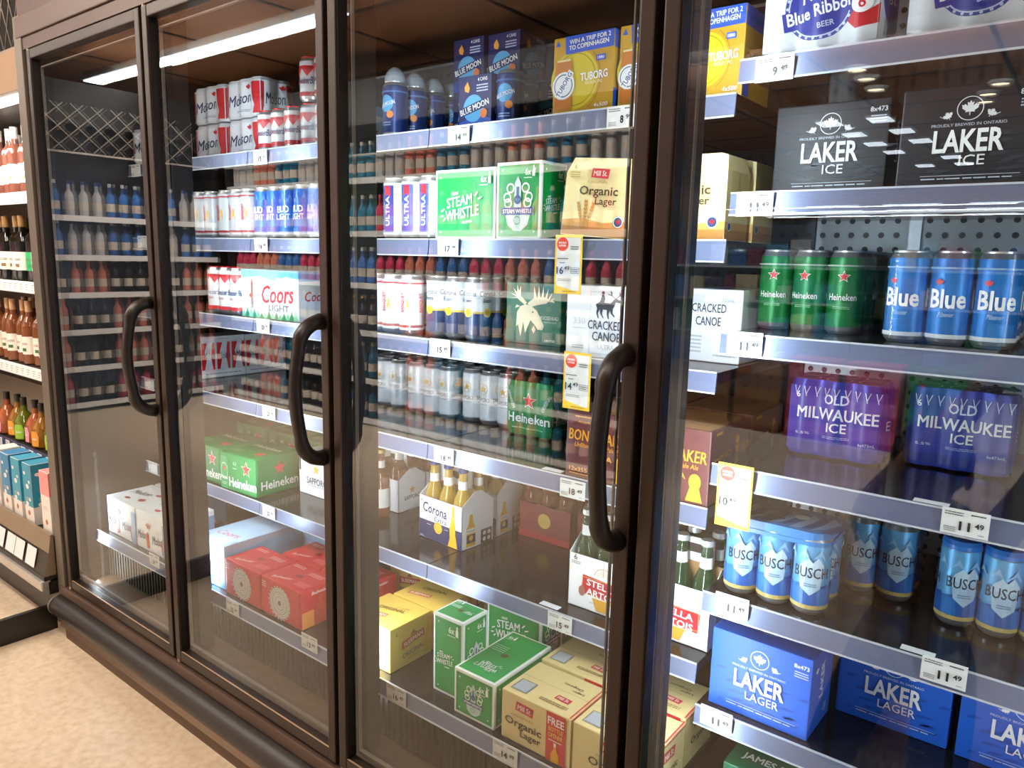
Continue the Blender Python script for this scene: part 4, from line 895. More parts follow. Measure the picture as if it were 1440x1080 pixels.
def busch_top(t, n, m, r, h):
    def make():
        mb = MB(); w, d = n * r, 2 * m * r; b = ink('#2F7DC4', .3)
        out = []
        for cx, cy, a0 in ((w - r, r, -PI / 2), (w - r, d - r, 0), (-w + r, d - r, PI / 2), (-w + r, r, PI)):
            out += [(cx + r * 1.02 * math.cos(a0 + PI / 2 * q / 6), cy + r * 1.02 * math.sin(a0 + PI / 2 * q / 6)) for q in range(7)]
        mb.prism(out, h - .022, h - .014, b); mb.prism([(x * .97, d / 2 + (y - d / 2) * .97) for x, y in out], h - .014, h + .003, b)
        f = Face(mb, Flat((0, d / 2, h + .003), (1, 0, 0), (0, 1, 0)))
        for i in range(10): u = -w + .01 + i * w * .19; f.l = i % 3; f.poly([(u, -d * .4), (u + .02, -d * .38 + .01 * (i % 3)), (u + .04, d * .1), (u + .02, d * .3), (u + .012, -.01)], '#16509A' if i % 2 else '#8FBFE6')
        f.l = 4; f.text('BUSCH', -.02, -.02, .05, .012, '#16264A', .02); f.disc(.03, .01, .014, '#CFE2F2'); return mb.mesh('pack_topper')
    link('pack_topper', cached('busch_top%d%d' % (n, m), make), t)
def clip_top(t, n, m, r, h):
    def make():
        mb = MB(); b = mat('clip_plastic', '#1E70C8', .35)
        for i in range(n):
            for j in range(m): mb.lathe([(r * .98, h - .012), (r * 1.0, h - .004), (r * .9, h + .004), (r * .62, h + .006), (r * .60, h - .002)], b, 24, None, -n * r + r * (2 * i + 1), r + 2 * r * j)
        mb.box(-n * r + r * .8, n * r - r * .8, r * m * 1.0 - .010, r * m + .010, h + .001, h + .005, b, .001)
        return mb.mesh('can_clip')
    link('can_clip', cached('clip%d%d' % (n, m), make), t)
clear_pack('busch', 3, 2, R33, H47, '#62ACDC', art_busch, 'six-pack of light blue mountain-print cans under a blue printed topper', 'beer six-pack', .121, .330, B5 + EPS, film=False, topper=busch_top, turn=.35)
clear_pack('busch', 2, 2, R33, H47, '#62ACDC', art_busch, 'four light blue mountain-print cans standing farther back in the middle of the shelf', 'beer four-pack', .268, .500, B5 + EPS, film=False, turn=.35)
clear_pack('busch', 3, 2, R33, H47, '#62ACDC', art_busch, 'six-pack of light blue cans in a blue clip at the right edge', 'beer six-pack', .476, .462, B5 + EPS, film=False, topper=clip_top, turn=.35)
place('laker', b_laker('#1F63D2', '#1B4FB0', 'LAGER'), 'beer_case', 'bright blue beer case with white maple leaf, left one at the shelf front', 'beer case', .117, .328, B6 + EPS, -.03)
place('laker', b_laker('#1F63D2', '#1B4FB0', 'LAGER'), 'beer_case', 'bright blue beer case with white maple leaf, middle one set back in shade', 'beer case', .328, .472, B6 + EPS)
place('laker', b_laker('#1F63D2', '#1B4FB0', 'LAGER'), 'beer_case', 'bright blue beer case with white maple leaf, cut off by the right edge', 'beer case', .540, .466, B6 + EPS)
place('james', b_james, 'beer_case', 'green beer case showing only its top at the bottom edge, right of the door post', 'beer case', .190, .330, B7 + EPS)

# third door, top shelf: dark blue cans under domed caps, blue cartons, yellow cartons
for i in range(4):
    t = thing('domed_can', ['first', 'second', 'third', 'fourth'][i] + ' from the front of four dark blue cans under clear domed caps', 'beer can', (-.950 + i * .002, .374 + i * .070, A1 + EPS))
    add_can(t, 'bm', .0325, H35 + .02, '#14316E', art_bm, 0, 0, .3 * (i % 2))
    mb = MB(); h = H35 + .02; mb.lathe([(.029, h - .002)] + [(.0285 * math.cos(a), h + .0375 * math.sin(a)) for a in (0, .3, .6, .9, 1.2, 1.45)] + [(0, h + .0375)], mat('dome_plastic', '#AEB6BE', .2, .3), 24); link('dome_cap', mb, t)
def bm_pack(x, y, z, label, cans=True):
    t = thing('beer_carton', label, 'beer four-pack', (x, y, z))
    link('carton_body', cached('bluemoon', lambda: b_bluemoon().mesh('carton_body')), t)
    if not cans: return
    add_can(t, 'bm', .029, .128, '#14316E', art_bm, .083, .034, .2); add_can(t, 'bm', .029, .128, '#14316E', art_bm, .083, .094, .1)
bm_pack(-.700, .400, A1 + EPS, 'navy four-pack with pale blue moon disc and orange slice, the front one')
bm_pack(-.842, .535, A1 + EPS, 'navy four-pack with moon disc behind, at the bottom of a stack of two', False)
bm_pack(-.842, .535, A1 + .137, 'navy four-pack with moon disc lying on top of the one behind, left', False)
bm_pack(-.730, .545, A1 + EPS, 'navy four-pack with moon disc in the back row, right', False)
bm_pack(-.730, .545, A1 + .137, 'navy four-pack with moon disc on top of the back row, right', False)
bm_pack(-.590, .545, A1 + EPS, 'navy four-pack with moon disc at the back beside the yellow cartons', False)
place('tub15', b_tuborg(.148), 'beer_carton', 'yellow four-can carton with blue trip banner, leftmost of three', 'beer carton', -.345, .330, A1 + EPS)
place('tub13', b_tuborg(.126), 'beer_carton', 'yellow four-can carton with blue trip banner, middle one beside the dark frame', 'beer carton', -.197, .332, A1 + EPS)
place('tub13', b_tuborg(.126), 'beer_carton', 'yellow four-can carton with blue trip banner, seen through the right-hand door', 'beer carton', -.066, .332, A1 + EPS)
# second shelf
clear_pack('ultra', 3, 2, R33, H47, '#E8ECF2', art_ultra, 'six-pack of white cans with blue panels and vertical lettering left of green cases', 'beer six-pack', -.872, .332, A2 + EPS, turn=.1)
place('steam1', b_steam(.190, .085, .165), 'beer_case', 'wide green case with white border and slanted white script on second shelf', 'beer case', -.668, .332, A2 + EPS)
place('steam2', b_steam(.126, .10, .172, 'emblem', 'script'), 'beer_case', 'narrow green case with white border and round emblem beside the beige carton', 'beer case', -.505, .330, A2 + EPS)
o = place('orgpack', b_organic_pack, 'bottle_carton', 'beige bottle carton with wheat ears and red plate, leaning right', 'beer carton', -.306, .332, A2 + .007); o.rotation_euler = (0, .075, 0)
place('orgpack', b_organic_pack, 'bottle_carton', 'beige bottle carton seen past the door post through the right-hand door', 'beer carton', -.100, .332, A2 + EPS)
place('orgpack', b_organic_pack, 'bottle_carton', 'beige bottle carton in the second row behind the one past the post', 'beer carton', -.094, .460, A2 + EPS)
# third shelf
clear_pack('white', 3, 2, R33, H47, '#ECEDEF', art_whitecan, 'six-pack of white cans with upright red lettering at left of the corona-yellow cans'.replace('corona-yellow', 'yellow and navy'), 'beer six-pack', -.940, .326, A3 + EPS)
clear_pack('corona', 3, 2, R33, H47, '#DDE2E6', art_corona, 'six-pack of white, yellow and navy cans beside the moose-head case', 'beer six-pack', -.736, .356, A3 + EPS)
clear_pack('corona', 3, 2, R33, H47, '#DDE2E6', art_corona, 'six-pack of white, yellow and navy cans in the second row', 'beer six-pack', -.736, .500, A3 + EPS)
place('moose', b_moose, 'beer_case', 'dark green case with a cream moose head', 'beer case', -.523, .422, A3 + EPS)
place('canoe', b_canoe(.200, .122, .152), 'beer_case', 'white case with a grey deer emblem left of the dark door frame', 'beer case', -.260, .325, A3 + EPS)
place('canoe', b_canoe(.200, .122, .152), 'beer_case', 'white case showing its narrow lettered end through the right-hand door', 'beer case', -.136, .545, A3 + EPS, -PI / 2)
# fourth shelf
for x, y, l in ((-1.215, .55, 'left of three, mostly hidden by the door post'), (-1.005, .55, 'middle of three, with gold stars'), (-.796, .57, 'right of three, next to the green can pack')):
    clear_pack('sap', 3, 2, R33, H47, '#D9DDE2', art_sapporo, 'six-pack of silver white tall cans, ' + l, 'beer six-pack', x, y, A4 + EPS)
S('hein6s', 3, 2, .026, .150, '#127A3A', sl_heineken, 'green film-wrapped can six-pack with a red star in front of silver cans'.replace('in front of', 'right of'), 'beer six-pack', -.612, .535, A4 + EPS)
for x, y, l in ((-.257, .312, 'front left, behind the long door handle'), (-.088, .312, 'front right, seen past the door post'), (-.257, .530, 'rear left'), (-.088, .530, 'rear right')):
    place('bones', b_bones, 'beer_case', 'dark maroon case with yellow lettering, ' + l, 'beer case', x, y, A4 + EPS)
# fifth shelf: bottle carriers
BT = ('clear', .0285, .222, '#C9A02A', '#F3F0E4', '#2B3A74'); BA = ('amber', .0285, .222, '#7A3A18', '#EFEBE2', '#C9B26A'); BG = ('green', .0285, .228, '#1C4A2A', '#EDEDEA', '#F1F1F1')
t = thing('beer_bottle', 'single amber bottle with white label at the left end of the carrier shelf', 'bottle', (-1.130, .478, A5 + EPS)); link('bottle_body', bottle_mesh('ambers', .028, .215, '#8A4A20', '#EFEBE2', '#C9B26A'), t)
carrier('sap', 'white board bottle carrier with gold star, front of two beside the amber bottle', -1.195, .530, A5 + EPS, 0, '#E9EAEC', art_sap_c, BA, d=.12)
carrier('sap', 'white board bottle carrier with gold star, rear of two', -1.195, .665, A5 + EPS, 0, '#E9EAEC', art_sap_c, BA, d=.12)
carrier('cor', 'white and navy bottle carrier of pale beer, front of a row of three', -.838, .436, A5 + EPS, -.07, '#EEF0F3', art_corona_c, BT, w=.176, d=.125, h=.160)
carrier('cor', 'white and navy bottle carrier of pale beer, second in the row', -.836, .578, A5 + EPS, 0, '#EEF0F3', art_corona_c, BT, w=.176, d=.125, h=.160)
carrier('cor', 'white and navy bottle carrier of pale beer, last in the row', -.840, .710, A5 + EPS, 0, '#EEF0F3', art_corona_c, BT, w=.176, d=.118, h=.160)
carrier('dred', 'dark red bottle carrier standing in for a reflection between white carriers', -.622, .640, A5 + EPS, 0, '#7A1620', lambda f, r, w, d, h: (f.disc(0, h * .45, .022, '#C9A24A'), f.rect(-w / 2 + .001, .001, w / 2 - .001, .02, '#A8242E')), BA, d=.12)  # both dark red carriers stand in for red goods mirrored in the glass
carrier('dred', 'dark red bottle carrier standing in for a reflection, right of its twin', -.435, .660, A5 + EPS, 0, '#7A1620', None, BA, d=.12)
carrier('ste', 'white bottle carrier with red lettered band left of the door frame', -.268, .362, A5 + EPS, 0, '#F0F1F2', art_stella_c, BG, w=.170, d=.125, h=.165)
carrier('ste', 'white bottle carrier with red band seen through the right-hand door', -.088, .362, A5 + EPS, 0, '#F0F1F2', art_stella_c, BG, w=.170, d=.125, h=.165)
# lowest deck of the third door
place('slee', b_sleeman, 'beer_case', 'yellow beer case with red slanted plate at the front left of the lowest shelf', 'beer case', -.802, .138, A6 + EPS)
place('slee', b_sleeman, 'beer_case', 'yellow beer case with red slanted plate right behind the front one', 'beer case', -.792, .289, A6 + EPS)
place('slee', b_sleeman, 'beer_case', 'yellow beer case in the third row back', 'beer case', -.815, .440, A6 + EPS)
place('slee', b_sleeman, 'beer_case', 'yellow beer case in the third row, partly behind the door post', 'beer case', -.979, .450, A6 + EPS)
place('slee', b_sleeman, 'beer_case', 'yellow beer case in the back, left of the green cases', 'beer case', -.650, .500, A6 + EPS)
place('steamL', b_steam(.094, .088, .198), 'beer_case', 'tall green case standing on end at the left of the green group', 'beer case', -.5515, .162, A6 + EPS)
place('steamR', b_steam(.172, .10, .192), 'beer_case', 'tall green case standing behind the low green one', 'beer case', -.520, .372, A6 + EPS)
place('steamF', b_steam(.118, .215, .110, 'emblem', 'script'), 'beer_case', 'low green case with green top at the front between tall green and beige cases', 'beer case', -.4405, .128, A6 + EPS)
place('steamB', b_steam(.118, .200, .110, 'emblem', 'script'), 'beer_case', 'low green case in the back row under the shelf edge', 'beer case', -.362, .440, A6 + EPS)
place('orgc1', b_organic_case(True), 'beer_case', 'beige beer case with red opener panel at the front', 'beer case', -.272, .128, A6 + EPS)
place('orgc0', b_organic_case(False), 'beer_case', 'beige beer case cut off by the dark frame, front right', 'beer case', -.089, .128, A6 + EPS)
place('orgc1', b_organic_case(True), 'beer_case', 'beige beer case in the second row behind the one with red panel', 'beer case', -.277, .280, A6 + EPS)
place('orgc1', b_organic_case(True), 'beer_case', 'beige beer case in the second row beside the door post', 'beer case', -.094, .280, A6 + EPS)

# second door
for x, z, l in ((-1.888, A1 + EPS, 'lower left'), (-1.688, A1 + EPS, 'lower right'), (-1.888, A1 + .124, 'upper left'), (-1.688, A1 + .124, 'upper right')):
    S('mol6', 3, 2, R33, H35, '#DDE1E8', sl_molson, 'white and red film-wrapped can pack, %s of four stacked on the top shelf' % l, 'beer six-pack', x, .400, z)
clear_pack('bud', 3, 2, R33, H35, '#E9EBEE', art_budweiser, 'six-pack of white cans with red bands and red lids, left one on top shelf', 'beer six-pack', -1.438, .340, A1 + EPS, top='#C4202C')
clear_pack('bud', 3, 2, R33, H35, '#E9EBEE', art_budweiser, 'six-pack of white cans with red bands and red lids, bottom right on top shelf', 'beer six-pack', -1.228, .340, A1 + EPS, top='#C4202C')
clear_pack('bud', 3, 2, R33, H35, '#E9EBEE', art_budweiser, 'six-pack of white cans with red lids stacked on top of another pack', 'beer six-pack', -1.228, .340, A1 + .126, top='#C4202C')
place('coors', b_coors, 'beer_case', 'blue and white mountain case half hidden behind red-lidded cans', 'beer case', -1.42, .490, A1 + EPS)
clear_pack('whiteg', 3, 2, R33, H47, '#C9D0D8', art_whitecan, 'six-pack of pale grey cans with red foot line at the left of second shelf', 'beer six-pack', -1.916, .350, A2 + EPS)
clear_pack('whiteg', 3, 2, R33, H47, '#C9D0D8', art_whitecan, 'six-pack of pale grey cans with red foot line beside the blue cans', 'beer six-pack', -1.696, .350, A2 + EPS)
clear_pack('budl', 3, 2, R33, H47, '#2A6CDA', art_budlight, 'six-pack of vivid blue cans with white capitals, left one', 'beer six-pack', -1.476, .345, A2 + EPS)
clear_pack('budl', 3, 2, R33, H47, '#2A6CDA', art_budlight, 'six-pack of vivid blue cans with white capitals, right one', 'beer six-pack', -1.268, .340, A2 + EPS)
clear_pack('bud5', 3, 2, R33, H47, '#E9EBEE', art_budweiser, 'six-pack of tall white cans with red foot beside the mountain case', 'beer six-pack', -1.746, .332, A3 + EPS, top='#C4202C')
place('coors', b_coors, 'beer_case', 'pale case with blue mountains, red script and green trees', 'beer case', -1.484, .340, A3 + EPS)
place('slee', b_sleeman, 'beer_case', 'yellow beer case standing in for an orange reflection right of the mountain case', 'beer case', -1.215, .400, A3 + EPS)  # stands in for orange bottles mirrored in the glass
for i in range(3):
    place('molb', b_molson6, 'beer_carton', 'white and red can carton, %s of three in a row going back' % ('nearest', 'middle', 'farthest')[i], 'beer carton', -2.060, .520 + i * .187, A4 + EPS, PI / 2) if i < 2 else None
place('hein12', b_hein12(.200), 'beer_case', 'green rounded case with red star, at the left of the front pair', 'beer case', -1.868, .318, A5 + EPS)
place('hein12', b_hein12(.200), 'beer_case', 'green rounded case with red star, nearest, right of the front pair', 'beer case', -1.654, .312, A5 + EPS, .04)
place('hein12', b_hein12(.200), 'beer_case', 'green rounded case with red star in the rear row, left', 'beer case', -2.02, .600, A5 + EPS)
place('hein12', b_hein12(.200), 'beer_case', 'green rounded case with red star in the rear row, middle', 'beer case', -1.80, .600, A5 + EPS)
place('hein12', b_hein12(.200), 'beer_case', 'green rounded case with red star in the rear row, right', 'beer case', -1.58, .600, A5 + EPS)
place('sap12', b_sapporo12, 'beer_case', 'white case with a gold star beside the green cases', 'beer case', -1.420, .462, A5 + EPS)
def b_coorslong():
    w, d, h = .165, .30, .140; mb, f, r, l, t = carton(w, d, h, '#B4C2D2')
    f.rect(-w / 2 + .001, h - .05, w / 2 - .001, h - .001, '#8DB9DC'); f.poly([(-w / 2 + .001, .001), (w / 2 - .001, .001), (w / 2 - .001, .05), (0, .03), (-w / 2 + .001, .06)], '#5AA5DC'); f.text('Coors', 0, h * .5, .1, .03, '#C83038', .02, .25); f.leaf(.05, .03, .016, '#C83038')
    t.rect(-w / 2 + .004, -d / 2 + .004, w / 2 - .004, d / 2 - .004, '#9DB2C8'); t.text('Coors', 0, -.08, .10, .03, '#B8404C', .02, .25, .1); t.text('LIGHT', 0, -.11, .06, .014, '#8A98A8', .02); t.rect(-w / 2 + .004, d / 2 - .06, w / 2 - .004, d / 2 - .004, '#9DB6CC'); r.rect(-d / 2 + .001, .001, d / 2 - .001, h - .02, '#9CC4E0'); return mb
place('coorsl', b_coorslong, 'beer_case', 'long pale blue and white case left of the red cases, front', 'beer case', -1.535, .135, A6 + EPS)
place('coorsl', b_coorslong, 'beer_case', 'long pale blue and white case behind the front one', 'beer case', -1.535, .450, A6 + EPS)
place('coorsl', b_coorslong, 'beer_case', 'long pale case in the back behind the red cases', 'beer case', -1.355, .410, A6 + EPS)
for x, y, l in ((-1.346, .127, 'front left'), (-1.158, .127, 'front right'), (-1.250, .262, 'rear left'), (-1.060, .262, 'rear right')):
    place('bud12', b_bud12, 'beer_case', 'red beer case with a white ringed disc, %s of the red group' % l, 'beer case', x, y, A6 + EPS)
# first door
S('mol6', 3, 2, R33, H35, '#DDE1E8', sl_molson, 'white and red film-wrapped can pack alone on the leftmost top shelf', 'beer six-pack', -2.167, .315, A1 + EPS)
for x, y, l in ((-2.118, .132, 'front left one'), (-1.900, .132, 'front right one'), (-2.118, .310, 'one in the second row left')):
    place('mol12', b_molson12, 'beer_case', 'white case with red maple leaves on leftmost bottom shelf, ' + l, 'beer case', x, y, A6 + EPS)

# ---------------------------------------------------------------- price tags on the shelf rails
def price_tag(px, py, y, price, where, w=.066, h=.042, dz=None):
    p = at(px, py, y - .0045); whole, cents = price
    mb = MB(); card = mat('tag_card', '#D8D8D6', .55, var=.02); mb.box(-w / 2, w / 2, -.0006, .0006, -h / 2, h / 2, card)
    f = Face(mb, Flat((0, -.0006, 0), (1, 0, 0), (0, 0, 1))); f.l = -1; K = '#26272B'
    f.fine(-w * .24, h * .32, w * .40, .0075, '#55575C', 2); f.fine(w * .27, h * .36, w * .32, .0045, '#33353A', 1); f.fine(-w * .30, -h * .30, w * .26, .009, '#777', 3); f.fine(w * .36, -h * .36, .010, .003, '#888', 1)
    if whole: f.text(whole, w * .06 - .002 * len(whole), -h * .12, .0078 * len(whole), .0150, K, .05); f.text(cents, w * .06 + .0030 * len(whole) + .010, -h * .03, .0125, .0088, K, .04)
    nm = 'price_tag'; o = link(nm, mb, None, p, 0)
    return tag(o, 'white price tag ' + (('reading %s.%s ' % price) if whole else 'with fine print ') + where, 'price tag')
TY, TA = SY, .1075
for a in (
    (1089, 96, TY, ('9', '49'), 'under the blue ribbon can packs at top right'),
    (1061, 287, TY, ('11', '49'), 'under the black cases'), (1047, 483, TY, ('11', '49'), 'on the rail left of bright blue cans'),
    (1357, 736, TY, ('11', '49'), 'above the blue clip cans at right'), (1029, 852, TY, ('11', '49'), 'under the left light blue cans'),
    (1327, 946, TY, ('11', '49'), 'on the rail above the middle blue case'), (1007, 1011, TY, ('11', '49'), 'under the front bright blue case'),
    (645, 190, TY, ('14', '99'), 'under the navy cartons'), (874, 164, TY, ('8', '99'), 'under the yellow cartons by the dark frame'),
    (630, 347, TY, ('17', '99'), 'under the wide green case'), (619, 489, TY, ('15', '49'), 'on the rail under yellow and navy cans'),
    (624, 641, TY, ('18', '49'), 'on the rail above the carrier of pale beer'), (805, 688, TY, ('18', '49'), 'beside the bottom of the long door handle'),
    (787, 876, TY, ('15', '49'), 'above the low green case'), (557, 977, TA, ('16', '49'), 'under the yellow cases'), (710, 1058, TA, ('14', '99'), 'under the beige cases at bottom'),
    (366, 221, TY, ('15', '99'), 'under the red-lidded cans'), (367, 344, TY, ('16', '99'), 'under the vivid blue cans'), (370, 458, TY, ('23', '99'), 'under the mountain case'),
    (378, 580, TY, ('27', '99'), 'above the green rounded cases'), (378, 720, TY, ('22', '99'), 'under the green rounded cases'),
    (327, 855, TA, ('22', '49'), 'at the bright left end under the red cases'), (435, 904, TA, ('13', '99'), 'at the right end under the red cases'),
    (191, 240, TY, None, 'under the lone can pack, leftmost column'), (200, 340, TY, None, 'second from top in the leftmost column'), (210, 541, TY, None, 'inside the leftmost door handle loop'),
    (215, 657, TY, None, 'lowest upper rail of the leftmost door'), (217, 788, TA, ('24', '99'), 'under the white cases with maple leaves')):
    price_tag(a[0], a[1], a[2], a[3] or ('', ''), a[4])
def offer_tag(px, py, price, where):
    p = at(px, py, SY - .0075); w, h = .068, .124
    mb = MB(); mb.box(-w / 2, w / 2, -.0006, .0006, -h / 2, h / 2, mat('offer_yellow', '#F2C62A', .45, var=.03))
    f = Face(mb, Flat((0, -.0006, 0), (1, 0, 0), (0, 0, 1))); f.l = -1; K = '#26272B'
    f.poly([(-w / 2 + .004, -h / 2 + .018), (w / 2 - .02, -h / 2 + .008), (w / 2 - .004, -h / 2 + .008), (w / 2 - .004, h / 2 - .006), (-w / 2 + .004, h / 2 - .006)], '#DADAD8')
    f.disc(-w * .22, h * .34, .0145, '#E0452E'); f.text('MORE', -w * .22, h * .365, .019, .0042, WHITE, .02); f.text('OFFER', -w * .22, h * .315, .019, .0042, WHITE, .02)
    f.fine(w * .24, h * .28, w * .3, .009, '#555', 2); f.fine(-w * .18, h * .10, w * .42, .004, '#555', 1); f.fine(-w * .2, h * .03, w * .2, .004, '#555', 1)
    f.text(price[0], -w * .28, -h * .10, .017, .016, K, .03); f.text(price[1], -w * .02, -h * .06, .013, .009, K, .02); f.frame(w * .12, -h * .15, w * .44, -h * .05, .0009, '#666'); f.fine(w * .28, -h * .10, w * .26, .008, '#666', 2); f.fine(-w * .1, -h * .26, w * .5, .006, '#777', 2); f.fine(w * .1, -h / 2 + .006, w * .5, .003, '#5a4a10', 1)
    return tag(link('offer_tag', mb, None, p), 'tall offer tag with red dot, %s.%s, %s' % (price[0], price[1], where), 'price tag')
offer_tag(799, 372, ('16', '49'), 'under the beige carton'); offer_tag(811, 536, ('14', '49'), 'under the white deer case'); offer_tag(1032, 698, ('10', '49'), 'in the right-hand door')
for px, py, l in ((1310, 704, 'on the fourth right rail'), (1292, 905, 'on the rail above the blue cases'), (778, 660, 'on the fourth rail near the maroon case'), (774, 846, 'on the carrier shelf rail')):
    z = min(BZ + AZ, key=lambda q: abs(q - at(px, py, SY + .02).z)); p = at(px, py, SY + .02)
    mb = MB(); mb.box(-.026, .026, -.009, .009, 0, .0012, mat('clip_white', '#E9EBEE', .4)); tag(link('rail_card', mb, None, (p.x, SY + .02, z + EPS)), 'small white card lying ' + l, 'card')

# ---------------------------------------------------------------- open wine case left of the cooler
steel = mat('wine_rail_steel', '#C9C7C0', .25, .6); wine_dark = mat('wine_case_dark', '#2A2622', .4, .1); wine_tan = mat('wine_case_tan', '#8C7C66', .45, .1)
strip_white = mat('wine_price_strip', '#F1F2F2', .5, var=.02); strip_blue = mat('wine_strip_blue', '#3A4668', .5)
WX0, WX1 = -4.25, -2.372
wc = thing('open_wine_case', 'open lit wine case with white price strips left of the glass door cooler', 'display case', ((WX0 + WX1) / 2, 0, 0)); WC = (WX0 + WX1) / 2
def wpart(name, mb): o = link(name, mb, wc); o.location = (-WC, 0, 0); return o
mb = MB(); mb.box(WX0, WX1, .80, .86, 0, 2.75, wine_dark); wpart('back_panel', mb)
mb = MB(); mb.box(WX1 - .008, WX1, .03, .80, .1, 2.3, wine_dark); wpart('side_panel', mb)
mb = MB(); mb.box(WX0, WX1, .12, .80, 2.005, 2.06, wine_dark); mb.box(WX0, WX1, .10, .13, 1.985, 2.125, mat('canopy_tan', '#9C7F5E', .5)); wpart('canopy', mb)
mb = MB(); mb.box(WX0, WX1 - .03, .135, .185, 1.975, 2.004, tube_cool); wpart('canopy_tube', mb)
mb = MB()
for i in range(26):
    x = WX0 + i * .075
    for sx in (-1, 1):
        P0, P1 = Vector((x, .13, 2.14)), Vector((x + sx * .28, .13, 2.75))
        if WX0 <= P1.x <= WX1: mb.tube([P0, P1], .003, mat('lattice_wire', '#8F8A82', .4, .6), 6)
mb.box(WX0, WX1, .20, .22, 2.06, 2.76, mat('lattice_backing', '#0E0C0B', .8)); mb.box(WX0, WX1, .12, .14, 2.126, 2.145, wine_tan); wpart('lattice_header', mb)
mb = MB(); mb.box(WX0, WX1, .02, .80, 0, .16, wine_dark); wpart('wine_case_base', mb)
mb = MB(); mb.box(WX0, WX1, -.056, -.02, .168, .206, steel, .006); mb.box(WX0, WX1, -.044, .02, .206, .222, wine_dark); mb.box(WX0, WX1, -.03, .03, .15, .20, wine_dark); wpart('front_rail', mb)
mb = MB()
V = [(x, y, z) for x in (WX0, WX1) for y, z in ((-.042, .222), (-.022, .308), (-.012, .376), (-.002, .376), (-.002, .222))]
mb.add(V, [(0, 5, 6, 1)], wine_dark); mb.add(V, [(1, 6, 7, 2), (2, 7, 8, 3), (3, 8, 9, 4), (4, 9, 5, 0), (0, 1, 2, 3, 4), (9, 8, 7, 6, 5)], wine_tan)
wpart('deck_front', mb)
mb = MB(); mb.box(WX0, WX1, -.002, .80, .340, .360, wine_dark); wpart('wine_deck', mb)
WZ = [1.655, 1.258, .860, .455]
for k, z in enumerate(WZ):
    mb = MB(); mb.box(WX0, WX1 - .02, .306, .80, z - .02, z, wine_dark); s_ = wpart('wine_shelf', mb)
    mb = MB(); mb.box(WX0, WX1 - .02, .298, .306, z - .048, z + .004, strip_white if k < 3 else strip_blue); link('price_strip', mb, s_)
    mb = MB(); x = WX0 + .02
    while x < WX1 - .1:
        mb.box(x, x + .052, .2968, .2982, z - .044, z - .002, strip_white)
        for q in range(3): mb.box(x + .006, x + .006 + .03 * (1 - .25 * q), .2964, .2969, z - .012 - .011 * q, z - .009 - .011 * q, ink('#8A8E96'))
        x += .066 if k < 3 else .10
    link('price_cards', mb, s_)['kind'] = 'stuff'
mb = MB()
for x in (-2.55, -2.66, -2.75, -2.86, -3.0): mb.add([(x, -.0405, .232), (x + .085, -.0405, .232), (x + .085, -.0245, .302), (x, -.0245, .302)], [(0, 1, 2, 3)], strip_white)
link('price_cards', mb, wc, (-WC, -.003, .001))['kind'] = 'stuff'
mb = MB(); mb.box(-3.02, -2.88, -.050, -.044, .245, .30, mat('pink_card', '#E26A7A', .5)); wpart('promo_card', mb)
def wine(key, glass, liquid, label_col, cap, shape=0, cork=None):
    def make():
        mb = MB(); g = bottle_glass('wine_' + glass, glass, alpha=.15)
        if shape == 0: pr = [(0, .003), (.03, 0), (.037, .005), (.0375, .185), (.032, .205), (.016, .228), (.0145, .285)]; h = .305
        else: pr = [(0, .003), (.034, 0), (.046, .01), (.050, .06), (.046, .10), (.032, .13), (.016, .15), (.014, .205)]; h = .22
        mb.lathe(pr, g, 22); r1 = pr[-1][0]
        mb.lathe([(r1 + .001, h - .055), (r1 + .0012, h - .002), (0, h)], mat('wcap_' + cap, cap, .4), 16)
        if shape == 0: mb.lathe([(.0380, .050), (.0380, .135)], ink(label_col), 22); f = Face(mb, Round(.0380)); f.fine(0, .10, .04, .012, '#6A5A50', 2); f.rect(-.012, .065, .012, .08, liquid)
        else: f = Face(mb, Round(.0502)); f.poly([(-.022, .015), (.022, .015), (.026, .06), (.018, .088), (-.018, .088), (-.026, .06)], label_col); f.fine(0, .05, .03, .01, '#FFF', 2)
        return mb.mesh('wine_bottle')
    return cached('wine_' + key, make)
rows = [(WZ[0], [('rose', '#8A5444', '#C4A080', '#F3EFE6', '#E9E4DA', 0)], 'pale rose wine bottle with white label on the top wine shelf'),
        (WZ[1], [('darkw', '#14140F', '#8A6A40', '#EDE9DF', '#B08A5A', 0), ('darkg', '#14140F', '#1E9A5A', '#2FAE6A', '#1A1A18', 0)], 'dark wine bottle on the second wine shelf'),
        (WZ[2], [('amber', '#8A5230', '#3F6A3A', '#EFE8DA', '#C9A27A', 0)], 'orange wine bottle with patterned label on the third wine shelf'),
        (WZ[3], [('flaskp', '#B8643A', '#F3B0B8', '#F2A9B4', '#2A2622', 1), ('flasko', '#A8701E', '#F3B040', '#F0A43A', '#2A2622', 1), ('flaskg', '#6E7A1E', '#9ACB3A', '#9ACB3A', '#2A2622', 1)], 'round flask bottle on the lowest wine shelf')]
ordn = ['first', 'second', 'third', 'fourth', 'fifth', 'sixth', 'seventh', 'eighth', 'ninth', 'tenth', 'eleventh', 'twelfth']
for k, (z, kinds, lab) in enumerate(rows):
    for i in range(8):
        q = kinds[(0 if i != 5 else 1) if len(kinds) == 2 else (i % len(kinds) if len(kinds) == 3 else 0)]
        x = -3.86 + i * (.098 if k < 3 else .112)
        tag(link('wine_bottle', wine(*q[:5], shape=q[5]), None, (x, .36 + .012 * (i % 2), z + EPS), .3 * (i % 3)), lab + ', %s from the left' % ordn[i], 'bottle')
        if k < 3: tag(link('wine_bottle', wine(*q[:5], shape=q[5]), None, (x + .03, .47, z + EPS)), lab.replace(' with white label', '').replace(' with patterned label', '') + ', rear row, %s from left' % ordn[i], 'bottle')
